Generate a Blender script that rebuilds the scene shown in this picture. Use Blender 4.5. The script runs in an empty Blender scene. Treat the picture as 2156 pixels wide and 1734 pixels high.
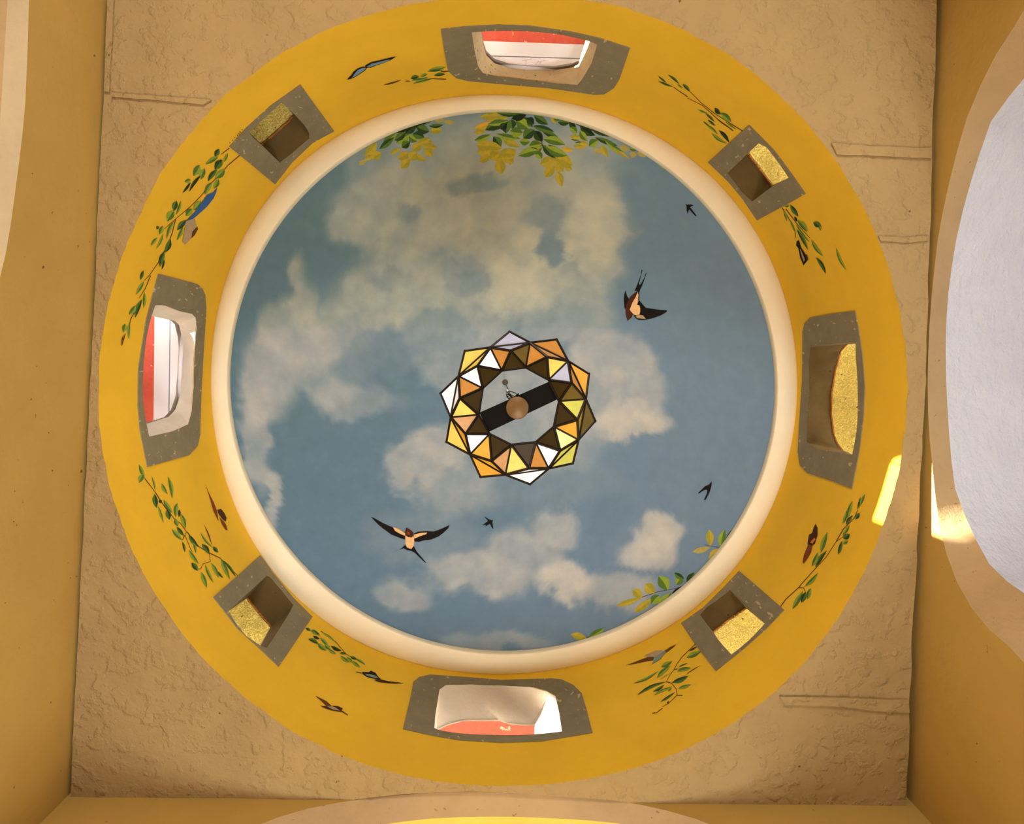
import bpy, bmesh, math, random
import numpy as np
from mathutils import Vector, Matrix, noise
from mathutils.geometry import delaunay_2d_cdt
random.seed(7)
SC = bpy.context.scene
COL = SC.collection

# ------------------------------------------------------------------ camera
FPX, CXP, CYP = 1600.0, 1078.0, 867.0
CAM_H = 1.6                                   # eye height above the floor
VPX, VPY = 1050.0, 763.0                      # zenith in the picture: the camera looks almost straight up
_z = np.array([(VPX - CXP) / FPX, (VPY - CYP) / FPX, 1.0]); _z /= np.linalg.norm(_z)
_x = np.array([1.0, 0, 0]) - _z[0] * _z; _x /= np.linalg.norm(_x)
_y = np.cross(_z, _x)
ROT = np.array([_x, _y, _z])
cam_data = bpy.data.cameras.new('camera')
cam_data.sensor_fit = 'HORIZONTAL'; cam_data.sensor_width = 36.0
cam_data.lens = FPX / 2156.0 * 36.0
cam_data.clip_start = 0.05; cam_data.clip_end = 200
cam = bpy.data.objects.new('camera', cam_data); COL.objects.link(cam)
r_, u_, b_ = ROT @ np.array([1, 0, 0.]), ROT @ np.array([0, -1, 0.]), ROT @ np.array([0, 0, -1.])
M = Matrix(((r_[0], u_[0], b_[0], 0), (r_[1], u_[1], b_[1], 0), (r_[2], u_[2], b_[2], CAM_H), (0, 0, 0, 1)))
cam.matrix_world = M
SC.camera = cam

# ------------------------------------------------------------------ world, sun, lights, exposure
W = bpy.data.worlds.new('world'); SC.world = W; W.use_nodes = True
nt = W.node_tree; nt.nodes.clear()
wo = nt.nodes.new('ShaderNodeOutputWorld'); bg = nt.nodes.new('ShaderNodeBackground')
sky = nt.nodes.new('ShaderNodeTexSky')
sky.sky_type = 'HOSEK_WILKIE'
sky.turbidity = 9.0
sky.ground_albedo = 0.5
SKY_STRENGTH, SUN_STRENGTH = 19.0, 46.0
bg.inputs['Strength'].default_value = SKY_STRENGTH
nt.links.new(sky.outputs[0], bg.inputs[0]); nt.links.new(bg.outputs[0], wo.inputs[0])
SUN_FROM = Vector((-4.18, -0.76, 1.06)).normalized()      # low sun in the west
sky.sun_direction = SUN_FROM
sd = bpy.data.lights.new('sun', 'SUN'); sd.energy = SUN_STRENGTH; sd.angle = 0.009; sd.color = (1.0, 0.93, 0.82)
sun = bpy.data.objects.new('sun', sd); COL.objects.link(sun)
sun.rotation_euler = SUN_FROM.to_track_quat('Z', 'Y').to_euler()
sun.location = SUN_FROM * 20

def area(name, loc, target, size, energy, color):
    d = bpy.data.lights.new(name, 'AREA'); d.shape = 'RECTANGLE'; d.size = size[0]; d.size_y = size[1]
    d.energy = energy; d.color = color
    o = bpy.data.objects.new(name, d); COL.objects.link(o); o.location = loc
    o.rotation_euler = (Vector(loc) - Vector(target)).to_track_quat('Z', 'Y').to_euler()
    return o
# daylight from the doorways low in the four arms of the room
area('doorway_light_right', (4.7, 0.6, 0.5), (-0.8, 1.0, 5.8), (1.8, 1.6), 70, (1.0, 0.98, 0.97))
area('doorway_light_front', (0.8, 3.2, 0.5), (0, 0.2, 6.0), (1.8, 1.6), 290, (1.0, 0.97, 0.95))
area('doorway_light_left', (-4.3, -0.9, 0.5), (1.2, 1.4, 5.6), (1.8, 1.6), 45, (1.0, 0.97, 0.92))
area('doorway_light_back', (0.3, -5.0, 0.5), (-0.2, 3.6, 5.6), (1.8, 1.6), 330, (1.0, 0.97, 0.95))
SC.view_settings.view_transform = 'Standard'; SC.view_settings.look = 'None'
SC.view_settings.gamma = 1.0; SC.view_settings.use_curve_mapping = False
SC.view_settings.exposure = 0.0

# ------------------------------------------------------------------ helpers: colour, materials
def lin(c):
    return tuple((v / 255 / 12.92) if v / 255 <= 0.04045 else ((v / 255 + 0.055) / 1.055) ** 2.4 for v in c)

def mat(name, rgb, rough=0.85, var=0.08, vscale=3.0, bump=0.0, bscale=8.0, bdist=0.02, metallic=0.0, spec=0.3,
        stretch=(1, 1, 1), spots=None, attr=None, fine=0.0):
    m = bpy.data.materials.new(name); m.use_nodes = True
    n = m.node_tree.nodes; l = m.node_tree.links
    p = n['Principled BSDF']
    p.inputs['Roughness'].default_value = rough; p.inputs['Metallic'].default_value = metallic
    p.inputs['Specular IOR Level'].default_value = spec
    tc = n.new('ShaderNodeTexCoord')
    c = lin(rgb)
    if attr:
        a = n.new('ShaderNodeVertexColor'); a.layer_name = attr; csock = a.outputs['Color']
    else:
        rg = n.new('ShaderNodeRGB'); rg.outputs[0].default_value = (*c, 1); csock = rg.outputs[0]
    if var:
        t = n.new('ShaderNodeTexNoise'); t.inputs['Scale'].default_value = vscale; t.inputs['Detail'].default_value = 6
        t.inputs['Roughness'].default_value = 0.65
        l.new(tc.outputs['Object'], t.inputs['Vector'])
        mr = n.new('ShaderNodeMapRange'); mr.inputs[1].default_value = 0.3; mr.inputs[2].default_value = 0.7
        mr.inputs[3].default_value = 1 - var; mr.inputs[4].default_value = 1 + var
        l.new(t.outputs[0], mr.inputs[0])
        mx = n.new('ShaderNodeMix'); mx.data_type = 'RGBA'; mx.blend_type = 'MULTIPLY'; mx.inputs[0].default_value = 1
        l.new(csock, mx.inputs[6]); l.new(mr.outputs[0], mx.inputs[7]); csock = mx.outputs[2]
    if spots:                                    # small chips and pits of another colour
        t = n.new('ShaderNodeTexNoise'); t.inputs['Scale'].default_value = spots[1]; t.inputs['Detail'].default_value = 3
        mp = n.new('ShaderNodeMapping'); mp.inputs['Scale'].default_value = spots[3] if len(spots) > 3 else (1, 1, 1)
        l.new(tc.outputs['Object'], mp.inputs[0]); l.new(mp.outputs[0], t.inputs['Vector'])
        mr = n.new('ShaderNodeMapRange'); mr.inputs[1].default_value = spots[2]; mr.inputs[2].default_value = spots[2] + 0.04
        l.new(t.outputs[0], mr.inputs[0])
        mx = n.new('ShaderNodeMix'); mx.data_type = 'RGBA'
        l.new(mr.outputs[0], mx.inputs[0]); l.new(csock, mx.inputs[6]); mx.inputs[7].default_value = (*lin(spots[0]), 1)
        csock = mx.outputs[2]
    l.new(csock, p.inputs['Base Color'])
    if bump:
        mp = n.new('ShaderNodeMapping'); mp.inputs['Scale'].default_value = stretch
        l.new(tc.outputs['Object'], mp.inputs[0])
        t = n.new('ShaderNodeTexNoise'); t.inputs['Scale'].default_value = bscale; t.inputs['Detail'].default_value = 8
        t.inputs['Roughness'].default_value = 0.6
        l.new(mp.outputs[0], t.inputs['Vector'])
        h = t.outputs[0]
        if fine:
            t2 = n.new('ShaderNodeTexNoise'); t2.inputs['Scale'].default_value = bscale * 3.1; t2.inputs['Detail'].default_value = 4
            l.new(mp.outputs[0], t2.inputs['Vector'])
            mr = n.new('ShaderNodeMapRange'); mr.inputs[1].default_value = 0.5; mr.inputs[2].default_value = 0.62
            l.new(t2.outputs[0], mr.inputs[0])
            ad = n.new('ShaderNodeMath'); ad.operation = 'MULTIPLY_ADD'; ad.inputs[1].default_value = fine
            l.new(mr.outputs[0], ad.inputs[0]); l.new(t.outputs[0], ad.inputs[2]); h = ad.outputs[0]
        b = n.new('ShaderNodeBump'); b.inputs['Strength'].default_value = bump; b.inputs['Distance'].default_value = bdist
        l.new(h, b.inputs['Height']); l.new(b.outputs[0], p.inputs['Normal'])
    return m

MAT = {}
MAT['yellow'] = mat('yellow_limewash', (221, 179, 43), 0.8, 0.07, 1.6, 0.12, 30, 0.01, spec=0.25)
MAT['tan'] = mat('tan_plaster', (152, 128, 84), 0.8, 0.08, 2.2, 0.6, 4.5, 0.045, stretch=(1, 1, 1), fine=0.24,
                 spots=((96, 66, 36), 17, 0.74))
MAT['wall'] = mat('ochre_wall_plaster', (174, 143, 73), 0.85, 0.07, 1.5, 0.25, 12, 0.015, spots=((110, 74, 36), 22, 0.72))
MAT['cream'] = mat('cream_cornice_paint', (234, 226, 200), 0.75, 0.03, 4, 0.1, 20, 0.01)
MAT['archcream'] = mat('cream_arch_plaster', (166, 140, 100), 0.85, 0.08, 4, 0.4, 20, 0.015, spots=((140, 108, 60), 26, 0.7))
MAT['archpale'] = mat('pale_arch_plaster', (176, 160, 126), 0.85, 0.06, 4, 0.3, 20, 0.015)
MAT['archyellow'] = mat('pale_yellow_plaster', (214, 186, 84), 0.85, 0.1, 3, 0.5, 18, 0.02)
MAT['white'] = mat('white_rough_plaster', (196, 200, 210), 0.85, 0.05, 3, 0.75, 11, 0.05, stretch=(1.5, 1, 0.8))
MAT['offwhite'] = mat('white_reveal_plaster', (206, 198, 186), 0.85, 0.08, 5, 0.4, 30, 0.01)
MAT['creamreveal'] = mat('grey_cream_reveal', (178, 160, 128), 0.85, 0.1, 8, 0.35, 30, 0.01, spots=((90, 70, 50), 30, 0.66))
MAT['grey'] = mat('grey_painted_surround', (124, 117, 94), 0.8, 0.13, 9, 0.35, 26, 0.012, spots=((176, 162, 134), 34, 0.655, (1, 1, 0.4)))
MAT['olive'] = mat('olive_brown_reveal', (88, 72, 36), 0.85, 0.12, 8, 0.3, 24, 0.012, spots=((40, 28, 12), 16, 0.7))
MAT['boards'] = mat('white_eave_board', (236, 236, 248), 0.6, 0.02, 4)
MAT['red'] = mat('red_rough_plaster', (222, 98, 80), 0.85, 0.1, 12, 0.6, 24, 0.02, spots=((238, 190, 160), 18, 0.64))
MAT['lemon'] = mat('yellow_rough_render', (226, 204, 104), 0.85, 0.1, 14, 1.0, 34, 0.03, fine=0.5, spots=((120, 84, 24), 26, 0.68))
MAT['brownedge'] = mat('brown_broken_edge', (150, 96, 30), 0.85, 0.3, 20, 0.8, 40, 0.02)
MAT['added_exterior'] = mat('pale_added_exterior', (214, 204, 188), 0.9, 0.06, 2)
MAT['floor'] = mat('stone_floor', (176, 146, 112), 0.6, 0.1, 2)
MAT['sky'] = mat('painted_sky', (120, 140, 145), 0.85, 0.05, 14, 0.08, 60, 0.005, attr='paint')
MAT['black'] = mat('black_metal', (12, 10, 8), 0.8, 0.05, 20, spec=0.1)
MAT['solder'] = mat('black_leading', (24, 18, 12), 0.4, 0.1, 30, metallic=0.5)
MAT['brass'] = mat('brown_metal_disc', (100, 74, 40), 0.45, 0.06, 30, metallic=0.2)
MAT['wire'] = mat('grey_wire', (96, 90, 78), 0.5, 0.05, 30, metallic=0.6)

def paint(name, rgb):
    key = 'p_' + name
    if key not in MAT:
        MAT[key] = mat(name + '_paint', rgb, 0.85, 0.12, 40, spec=0.2)
    return MAT[key]
PC = {'vd': (24, 40, 22), 'd': (40, 66, 30), 'm': (78, 110, 42), 'l': (132, 156, 52), 'o': (150, 146, 46), 'y': (172, 156, 48),
      'p': (160, 152, 84), 'g': (206, 160, 44), 'b': (92, 58, 24), 'k': (18, 14, 12), 'c': (222, 180, 128), 'w': (222, 212, 192),
      'r': (150, 60, 48), 'bl': (110, 144, 172), 'db': (52, 92, 150), 'gr': (166, 146, 112), 'ru': (118, 58, 32), 'dbr': (66, 34, 20),
      'or': (200, 120, 60), 'tl': (120, 140, 132), 'pink': (226, 176, 186), 'sig': (96, 62, 10)}
PN = {'vd': 'bottle_green', 'd': 'dark_green', 'm': 'leaf_green', 'l': 'light_green', 'o': 'olive_green', 'y': 'mustard_yellow', 'p': 'pale_olive',
      'g': 'gold', 'b': 'brown_stem', 'k': 'black', 'c': 'cream_buff', 'w': 'off_white', 'r': 'dull_red', 'bl': 'pale_blue', 'db': 'deep_blue',
      'gr': 'grey_buff', 'ru': 'rust', 'dbr': 'dark_brown', 'or': 'orange', 'tl': 'grey_teal', 'pink': 'faint_pink', 'sig': 'ochre_brown'}
def pm(k): return paint(PN[k], PC[k])

# ------------------------------------------------------------------ helpers: objects
def meshobj(name, verts, faces, mats, parent=None, smooth=False, midx=None):
    me = bpy.data.meshes.new(name)
    me.from_pydata([tuple(v) for v in verts], [], [tuple(f) for f in faces])
    for m in (mats if isinstance(mats, (list, tuple)) else [mats]): me.materials.append(m)
    if midx is not None:
        me.polygons.foreach_set('material_index', midx)
    if smooth:
        me.polygons.foreach_set('use_smooth', [True] * len(me.polygons))
    me.update()
    o = bpy.data.objects.new(name, me); COL.objects.link(o)
    if parent is not None: o.parent = parent
    return o
def tag(o, label=None, cat=None, group=None, kind=None):
    if label: o['label'] = label
    if cat: o['category'] = cat
    if group: o['group'] = group
    if kind: o['kind'] = kind
    return o
def empty(name, label=None, cat=None, group=None, kind=None):
    o = bpy.data.objects.new(name, None); COL.objects.link(o); o.empty_display_size = 0.1
    return tag(o, label, cat, group, kind)

def ray(px, py):
    d = ROT @ np.array([(px - CXP) / FPX, (py - CYP) / FPX, 1.0]); return d / d[2]
def on_z(p, h):                     # point of the horizontal plane h metres above the lens that the photo shows at p
    d = ray(*p); return (d[0] * h, d[1] * h, h + CAM_H)
def in_poly(x, y, poly):
    c = False; j = len(poly) - 1
    for i in range(len(poly)):
        xi, yi = poly[i]; xj, yj = poly[j]
        if (yi > y) != (yj > y) and x < (xj - xi) * (y - yi) / (yj - yi) + xi: c = not c
        j = i
    return c
def dense(poly, step, closed=True):
    out = []; n = len(poly)
    for i in range(n if closed else n - 1):
        a, b = poly[i], poly[(i + 1) % n]
        k = max(1, int(math.hypot(b[0] - a[0], b[1] - a[1]) / step + 0.5))
        for q in range(k): out.append((a[0] + (b[0] - a[0]) * q / k, a[1] + (b[1] - a[1]) * q / k))
    if not closed: out.append(poly[-1])
    return out
def fill(outer, holes=(), grid=None, eps=1e-5):
    """triangulated 2-D region: list of points, list of faces"""
    pts = []; edges = []
    for loop in (outer, *holes):
        s = len(pts); pts += [Vector(p) for p in loop]
        edges += [(s + i, s + (i + 1) % len(loop)) for i in range(len(loop))]
    if grid:
        gx, gy = grid if isinstance(grid, tuple) else (grid, grid)
        xs = [p[0] for p in outer]; ys = [p[1] for p in outer]
        x = min(xs) + gx / 2
        while x < max(xs):
            y = min(ys) + gy / 2
            while y < max(ys):
                if in_poly(x, y, outer) and not any(in_poly(x, y, h) for h in holes): pts.append(Vector((x, y)))
                y += gy
            x += gx
    v, e, f, *_ = delaunay_2d_cdt(pts, edges, [], 0, eps)
    ff = []
    for t in f:
        cx = sum(v[i].x for i in t) / len(t); cy = sum(v[i].y for i in t) / len(t)
        if in_poly(cx, cy, outer) and not any(in_poly(cx, cy, h) for h in holes): ff.append(tuple(t))
    used = sorted({i for t in ff for i in t}); mp = {i: k for k, i in enumerate(used)}
    return [(v[i].x, v[i].y) for i in used], [tuple(mp[i] for i in t) for t in ff]
def tube(pts, r, n=6):
    vs = []; fs = []
    pts = [Vector(p) for p in pts]
    for i, p in enumerate(pts):
        t = (pts[min(i + 1, len(pts) - 1)] - pts[max(i - 1, 0)]).normalized()
        a = t.orthogonal().normalized(); b = t.cross(a)
        for k in range(n):
            an = 2 * math.pi * k / n; vs.append(p + a * math.cos(an) * r + b * math.sin(an) * r)
    for i in range(len(pts) - 1):
        for k in range(n):
            fs.append((i * n + k, i * n + (k + 1) % n, (i + 1) * n + (k + 1) % n, (i + 1) * n + k))
    fs.append(tuple(range(n))); fs.append(tuple((len(pts) - 1) * n + k for k in range(n)))
    return vs, fs
def prism(name, pts, z0, z1, m, parent=None, bevel=0):
    """slab with plan outline PTS (x, y) between z0 and z1"""
    n = len(pts); vs = [(x, y, z0) for x, y in pts] + [(x, y, z1) for x, y in pts]
    fs = [tuple(range(n)), tuple(range(2 * n - 1, n - 1, -1))] + [(i, (i + 1) % n, n + (i + 1) % n, n + i) for i in range(n)]
    o = meshobj(name, vs, fs, m, parent)
    if bevel:
        b = o.modifiers.new('b', 'BEVEL'); b.width = bevel; b.segments = 2; b.limit_method = 'ANGLE'
    return o
def resample(pts, n):
    pts = np.array(pts, float); d = np.r_[0, np.cumsum(np.linalg.norm(np.diff(pts, axis=0), axis=1))]
    t = np.linspace(0, d[-1], n)
    return [tuple(np.interp(tt, d, pts[:, k]) for k in range(pts.shape[1])) for tt in t]

# ------------------------------------------------------------------ the drum: a vertical, slightly uneven cylinder
WALL_TOP = 4.38
HC, HT = 4.02, 5.5                            # height above the lens of the flat ceiling and of the cornice
AX, AY, RX, RY = 0.0371, 0.2055, 2.1434, 2.1173
BASE = [(500,184),(448,226),(367,319),(319,400),(279,480),(250,553),(230,630),(220,700),(207,790),(210,900),(225,1000),(256,1100),
 (278,1155),(314,1235),(344,1279),(395,1349),(468,1422),(570,1506),(639,1551),(732,1597),(871,1639),(987,1651),(1060,1652),(1149,1649),
 (1242,1641),(1335,1616),(1428,1583),(1488,1556),(1540,1528),(1610,1465),(1663,1419),(1737,1349),(1772,1300),(1822,1197),(1845,1141),
 (1873,1049),(1891,983),(1904,916),(1911,850),(1910,752),(1902,680),(1882,597),(1861,524),(1825,457),(1778,374),(1747,324),(1700,265),
 (1657,209),(1600,162),(1552,130),(1483,81),(1425,54),(1367,34),(1320,16),(1262,6),(1220,1),(1050,-8),(883,3),(801,18),(755,37),(697,58),(644,81),
 (604,111),(558,141)]
TOP = [(440,776),(1677,800),(1070,197),(1070,1416),(1360,278),(1413,304),(1466,344),(1519,395),(1567,450),(1599,503),(1625,554),(1644,600),
 (480,591),(501,532),(539,456),(594,380),(660,321),(729,273),(812,238),(913,217),(480,1027),(512,1095),(548,1155),(587,1216),(648,1284),
 (709,1327),(784,1363),(1657,977),(1632,1048),(1596,1120),(1553,1188),(1500,1245),(1382,1338),(1275,1381),(1167,1409),(446,860),(455,930)]
LIP = [(1360,323),(1413,360),(1466,405),(1508,450),(1546,503),(1572,551),(1596,600),(482,790),(1637,800),(1070,234),(1050,1378),(487,691),
 (511,608),(546,529),(594,456),(674,366),(757,311),(854,262),(930,241),(1068,233),(491,930),(512,998),(551,1084),(605,1155),(694,1248),
 (766,1295),(837,1334),(945,1366),(1080,1377),(1634,851),(1628,923),(1611,994),(1582,1059),(1535,1137),(1478,1205),(1392,1277),(1310,1323),
 (1239,1348),(1149,1370),(1180,240),(1270,270)]
def harm(pts, h, order):
    A = []; B = []
    for p in pts:
        x, y, _ = on_z(p, h); u, v = (x - AX) / RX, (y - AY) / RY
        t = math.atan2(v, u); A.append([1] + [f(k * t) for k in range(1, order + 1) for f in (math.cos, math.sin)]); B.append(math.hypot(u, v))
    c = np.linalg.lstsq(np.array(A), np.array(B), rcond=None)[0]
    return [float(x) for x in c]
def hev(c, t):
    s = c[0]
    for k in range(1, (len(c) - 1) // 2 + 1): s += c[2 * k - 1] * math.cos(k * t) + c[2 * k] * math.sin(k * t)
    return s
HB, HTP, HL = harm(BASE, HC, 6), harm(TOP, HT, 4), harm(LIP, HT - 0.02, 4)
def kdrum(t, z):
    w = (z - HC) / (HT - HC); w = min(max(w, -0.2), 1.2)
    return hev(HB, t) * (1 - w) + hev(HTP, t) * w
def drum_pt(t, z, out=0.0):
    k = kdrum(t, z) + out / 2.13
    return (AX + RX * k * math.cos(t), AY + RY * k * math.sin(t), z + CAM_H)
def proj_drum(p, out=0.0):
    """(angle, height) where the photo's pixel p meets the drum"""
    d = ray(*p); k = 1 + out / 2.13; t = z = 0
    for _ in range(10):
        u = np.array([d[0] / (RX * k), d[1] / (RY * k)]); w = np.array([AX / (RX * k), AY / (RY * k)])
        a, b, c = u @ u, -2 * u @ w, w @ w - 1
        z = (-b + math.sqrt(b * b - 4 * a * c)) / 2 / a
        t = math.atan2((d[1] * z - AY) / RY, (d[0] * z - AX) / RX)
        k = kdrum(t, z) + out / 2.13
    return t, z
def drum_xyz(p, out=0.0):
    t, z = proj_drum(p, out); return drum_pt(t, z, out)
# the dome: shallow paraboloid cap above the cornice lip
DZ0, DRISE = HT + 0.03, 0.62
def dome_h(x, y):
    u, v = (x - AX) / RX, (y - AY) / RY
    q = math.hypot(u, v) / (hev(HL, math.atan2(v, u)) + 0.025)
    return DZ0 + DRISE * (1 - min(q, 1.1) ** 2)
def dome_xyz(p, off=0.0):
    d = ray(*p); h = DZ0
    for _ in range(30): h = 0.5 * h + 0.5 * (dome_h(d[0] * h, d[1] * h) - off)
    return (d[0] * h, d[1] * h, h + CAM_H)

# ------------------------------------------------------------------ windows: outlines measured off the photograph
# open/far: (side, head, side) of the inner opening and of the outer one; the sill closes each
WIN = {
 'north': dict(frame=[(928,60),(985,54),(1049,51),(1113,53),(1199,65),(1263,79),(1327,100),(1305,165),(1293,184),(1273,197),(1252,198),(1156,184),(1071,177),(985,169),(960,163),(943,148),(935,105)],
   open=([(993,66),(999,105),(1007,139),(1017,152)], [(1017,152),(1049,159),(1113,167),(1177,174),(1216,177)], [(1216,177),(1226,165),(1246,131),(1258,92)]),
   sill=[(1258,92),(1246,86),(1177,70),(1113,64),(1049,63),(993,66)],
   far=([(1013,65),(1019,101),(1024,116)], [(1024,116),(1041,133),(1071,143),(1113,148),(1167,148),(1205,142),(1218,135)], [(1218,135),(1224,114),(1233,86)]), T=0.12, reveal='creamreveal'),
 'west': dict(frame=[(332,576),(321,616),(306,674),(290,776),(289,852),(293,903),(309,983),(397,958),(415,938),(420,915),(422,839),(426,763),(433,649),(431,621),(425,607),(415,598),(402,594)],
   open=([(325,642),(344,642),(374,654),(402,660)], [(402,660),(410,668),(412,690),(410,720),(407,763),(406,814),(402,865),(394,893)], [(394,893),(361,908),(312,919)]),
   sill=[(312,919),(306,890),(299,840),(299,788),(306,712),(317,664),(325,642)],
   far=([(318,663),(328,667),(367,675)], [(367,675),(377,684),(384,712),(386,738),(383,788),(379,834),(369,862)], [(369,862),(356,877),(308,892)]), T=0.12, reveal='offwhite'),
 'south': dict(frame=[(848,1535),(905,1548),(969,1559),(1055,1564),(1140,1561),(1248,1543),(1236,1496),(1225,1460),(1208,1443),(1183,1431),(1161,1429),(1055,1432),(969,1425),(905,1421),(882,1426),(870,1436),(865,1464)],
   open=([(914,1534),(916,1507),(925,1453)], [(925,1453),(939,1443),(991,1442),(1055,1444),(1119,1447),(1151,1455)], [(1151,1455),(1170,1466),(1178,1502),(1184,1541)]),
   sill=[(1184,1541),(1140,1546),(1033,1548),(969,1545),(927,1539),(914,1534)],
   far=([(919,1537),(928,1534)], [(928,1534),(939,1528),(959,1522),(978,1517),(1050,1517),(1076,1525),(1125,1528),(1140,1502),(1154,1464)], [(1154,1464),(1170,1469),(1178,1504),(1183,1541)]), T=0.16, reveal='offwhite'),
 'east': dict(frame=[(1801,654),(1808,686),(1817,744),(1822,813),(1820,871),(1812,940),(1795,1029),(1741,1009),(1701,996),(1685,979),(1681,951),(1683,905),(1690,801),(1691,698),(1695,681),(1707,668),(1752,660)],
   open=([(1803,720),(1784,721),(1708,730)], [(1708,730),(1704,760),(1705,801),(1703,850),(1701,894),(1700,930)], [(1700,930),(1722,945),(1796,958)]),
   sill=[(1796,958),(1798,949),(1806,905),(1808,824),(1804,755),(1803,720)],
   far=([(1803,723),(1786,721)], [(1786,721),(1771,737),(1759,778),(1751,824),(1750,871),(1755,912),(1761,931),(1773,947)], [(1773,947),(1796,957)]), T=0.16, reveal='olive'),
 'northwest': dict(frame=[(632,177),(667,226),(703,275),(657,300),(615,340),(578,387),(530,347),(482,308),(518,268),(570,221)],
   open=([(523,277),(532,289),(553,307),(588,341)], [(588,341),(615,320),(650,290)], [(650,290),(650,278),(639,261),(617,237),(592,214)]),
   sill=[(592,214),(553,249),(523,277)],
   far=([(524,278),(530,288),(545,302)], [(545,302),(553,303),(574,285),(608,256),(617,244)], [(617,244),(615,237),(592,214)]), T=0.14, reveal='olive'),
 'northeast': dict(frame=[(1578,262),(1632,317),(1663,359),(1697,407),(1657,430),(1636,441),(1595,463),(1563,416),(1535,382),(1492,341),(1530,306)],
   open=([(1598,300),(1574,323),(1552,345),(1533,363)], [(1533,363),(1563,403),(1585,423)], [(1585,423),(1627,392),(1663,374)]),
   sill=[(1663,374),(1646,349),(1616,309),(1598,300)],
   far=([(1598,300),(1574,323)], [(1574,323),(1600,357),(1625,391)], [(1625,391),(1663,374)]), T=0.14, reveal='olive'),
 'southwest': dict(frame=[(547,1169),(574,1207),(617,1259),(657,1299),(625,1346),(586,1404),(542,1362),(499,1323),(476,1293),(448,1257),(502,1210)],
   open=([(480,1287),(515,1254),(560,1213)], [(560,1213),(567,1215),(592,1244),(616,1274)], [(616,1274),(609,1290),(585,1328),(560,1365)]),
   sill=[(560,1365),(544,1358),(516,1339),(493,1310),(480,1287)],
   far=([(481,1286),(521,1258)], [(521,1258),(546,1290),(571,1318)], [(571,1318),(548,1360)]), T=0.14, reveal='olive'),
 'southeast': dict(frame=[(1557,1202),(1605,1243),(1652,1284),(1614,1324),(1565,1367),(1508,1413),(1464,1356),(1435,1312),(1482,1279),(1525,1236)],
   open=([(1540,1380),(1517,1356),(1497,1326),(1475,1295)], [(1475,1295),(1489,1279),(1538,1243)], [(1538,1243),(1558,1259),(1612,1313)]),
   sill=[(1612,1313),(1580,1347),(1540,1380)],
   far=([(1542,1379),(1518,1356),(1501,1329)], [(1501,1329),(1535,1303),(1570,1279)], [(1570,1279),(1611,1313)]), T=0.14, reveal='olive'),
}
for w in WIN.values():
    inner = []; outer = []
    T = w['T']
    sa = [proj_drum(p) for p in w['open'][0]]; hd = [proj_drum(p) for p in w['open'][1]]; sb = [proj_drum(p) for p in w['open'][2]]
    fa = [proj_drum(p, T) for p in w['far'][0]]; fh = [proj_drum(p, T) for p in w['far'][1]]; fb = [proj_drum(p, T) for p in w['far'][2]]
    def unwrap(l, ref):
        return [(t + 2 * math.pi * round((ref - t) / 2 / math.pi), z) for t, z in l]
    ref = hd[0][0]
    sa, hd, sb, fa, fh, fb = (unwrap(l, ref) for l in (sa, hd, sb, fa, fh, fb))
    sl = unwrap([proj_drum(p) for p in w['sill']], ref)
    fa = [(fa[0][0], sa[0][1])] + fa; fb = fb + [(fb[-1][0], sb[-1][1])]
    fsl = [fb[-1], fa[0]]
    def seg(a, n): return resample(a, n)[:-1]
    w['in2'] = seg(sa, 13) + seg(hd, 29) + seg(sb, 13) + seg(sl, 21)
    w['out2'] = seg(fa, 13) + seg(fh, 29) + seg(fb, 13) + seg(fsl, 21)
    w['eave_h'] = max(z for t, z in w['out2']) + 0.008
    w['ref'] = ref

# ------------------------------------------------------------------ setting: drum wall with its eight openings
def wrap_loop(loop, lo):                       # move a loop of (angle, z) into [lo, lo + 2 pi)
    m = sum(t for t, z in loop) / len(loop); k = math.floor((m - lo) / (2 * math.pi))
    return [(t - 2 * math.pi * k, z) for t, z in loop]
def edge_wobble(t):
    q = Vector((math.cos(t) * 14, math.sin(t) * 14, 3)); return 0.0032 * noise.noise(q) + 0.0024 * noise.noise(q * 3.3)
LO = math.radians(22.5) - math.pi * 2          # the seam runs between two windows
NTH = 288
def sheet(key, out):
    lo = LO
    ths = [lo + 2 * math.pi * i / NTH for i in range(NTH + 1)]
    outer = [(t * 2.13, HC) for t in ths] + [(ths[-1] * 2.13, HC + (HT - HC) * k / 14) for k in range(1, 15)] \
        + [(t * 2.13, HT) for t in reversed(ths[:-1])] + [(ths[0] * 2.13, HC + (HT - HC) * k / 14) for k in range(13, 0, -1)]
    holes = [[(t * 2.13, z) for t, z in wrap_loop(w[key], lo)] for w in WIN.values()]
    v, f = fill(outer, holes, (2.13 * 2 * math.pi / NTH * 2, 0.1))
    P = []
    for x, z in v:
        t = x / 2.13; q = drum_pt(t, z, out)
        if abs(z - HC) < 1e-4:
            k = kdrum(t, z) + out / 2.13 + (edge_wobble(t) if out == 0 else 0)
            q = (AX + RX * k * math.cos(t), AY + RY * k * math.sin(t), z + CAM_H)
        if out > 0: q = (q[0], q[1], max(q[2], WALL_TOP + CAM_H - 0.01))
        P.append(q)
    return P, f
P1, F1 = sheet('in2', 0.0)
P2, F2 = sheet('out2', 0.15)
drum = meshobj('wall_drum', P1 + P2, F1 + [tuple(i + len(P1) for i in t) for t in F2], [MAT['yellow'], MAT['offwhite']], smooth=True, midx=[0] * len(F1) + [1] * len(F2))
bm = bmesh.new(); bm.from_mesh(drum.data); bmesh.ops.remove_doubles(bm, verts=bm.verts, dist=1e-4); bm.to_mesh(drum.data); bm.free()
tag(drum, 'round yellow painted drum wall under the sky ceiling, pierced by eight openings', kind='structure')

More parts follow.
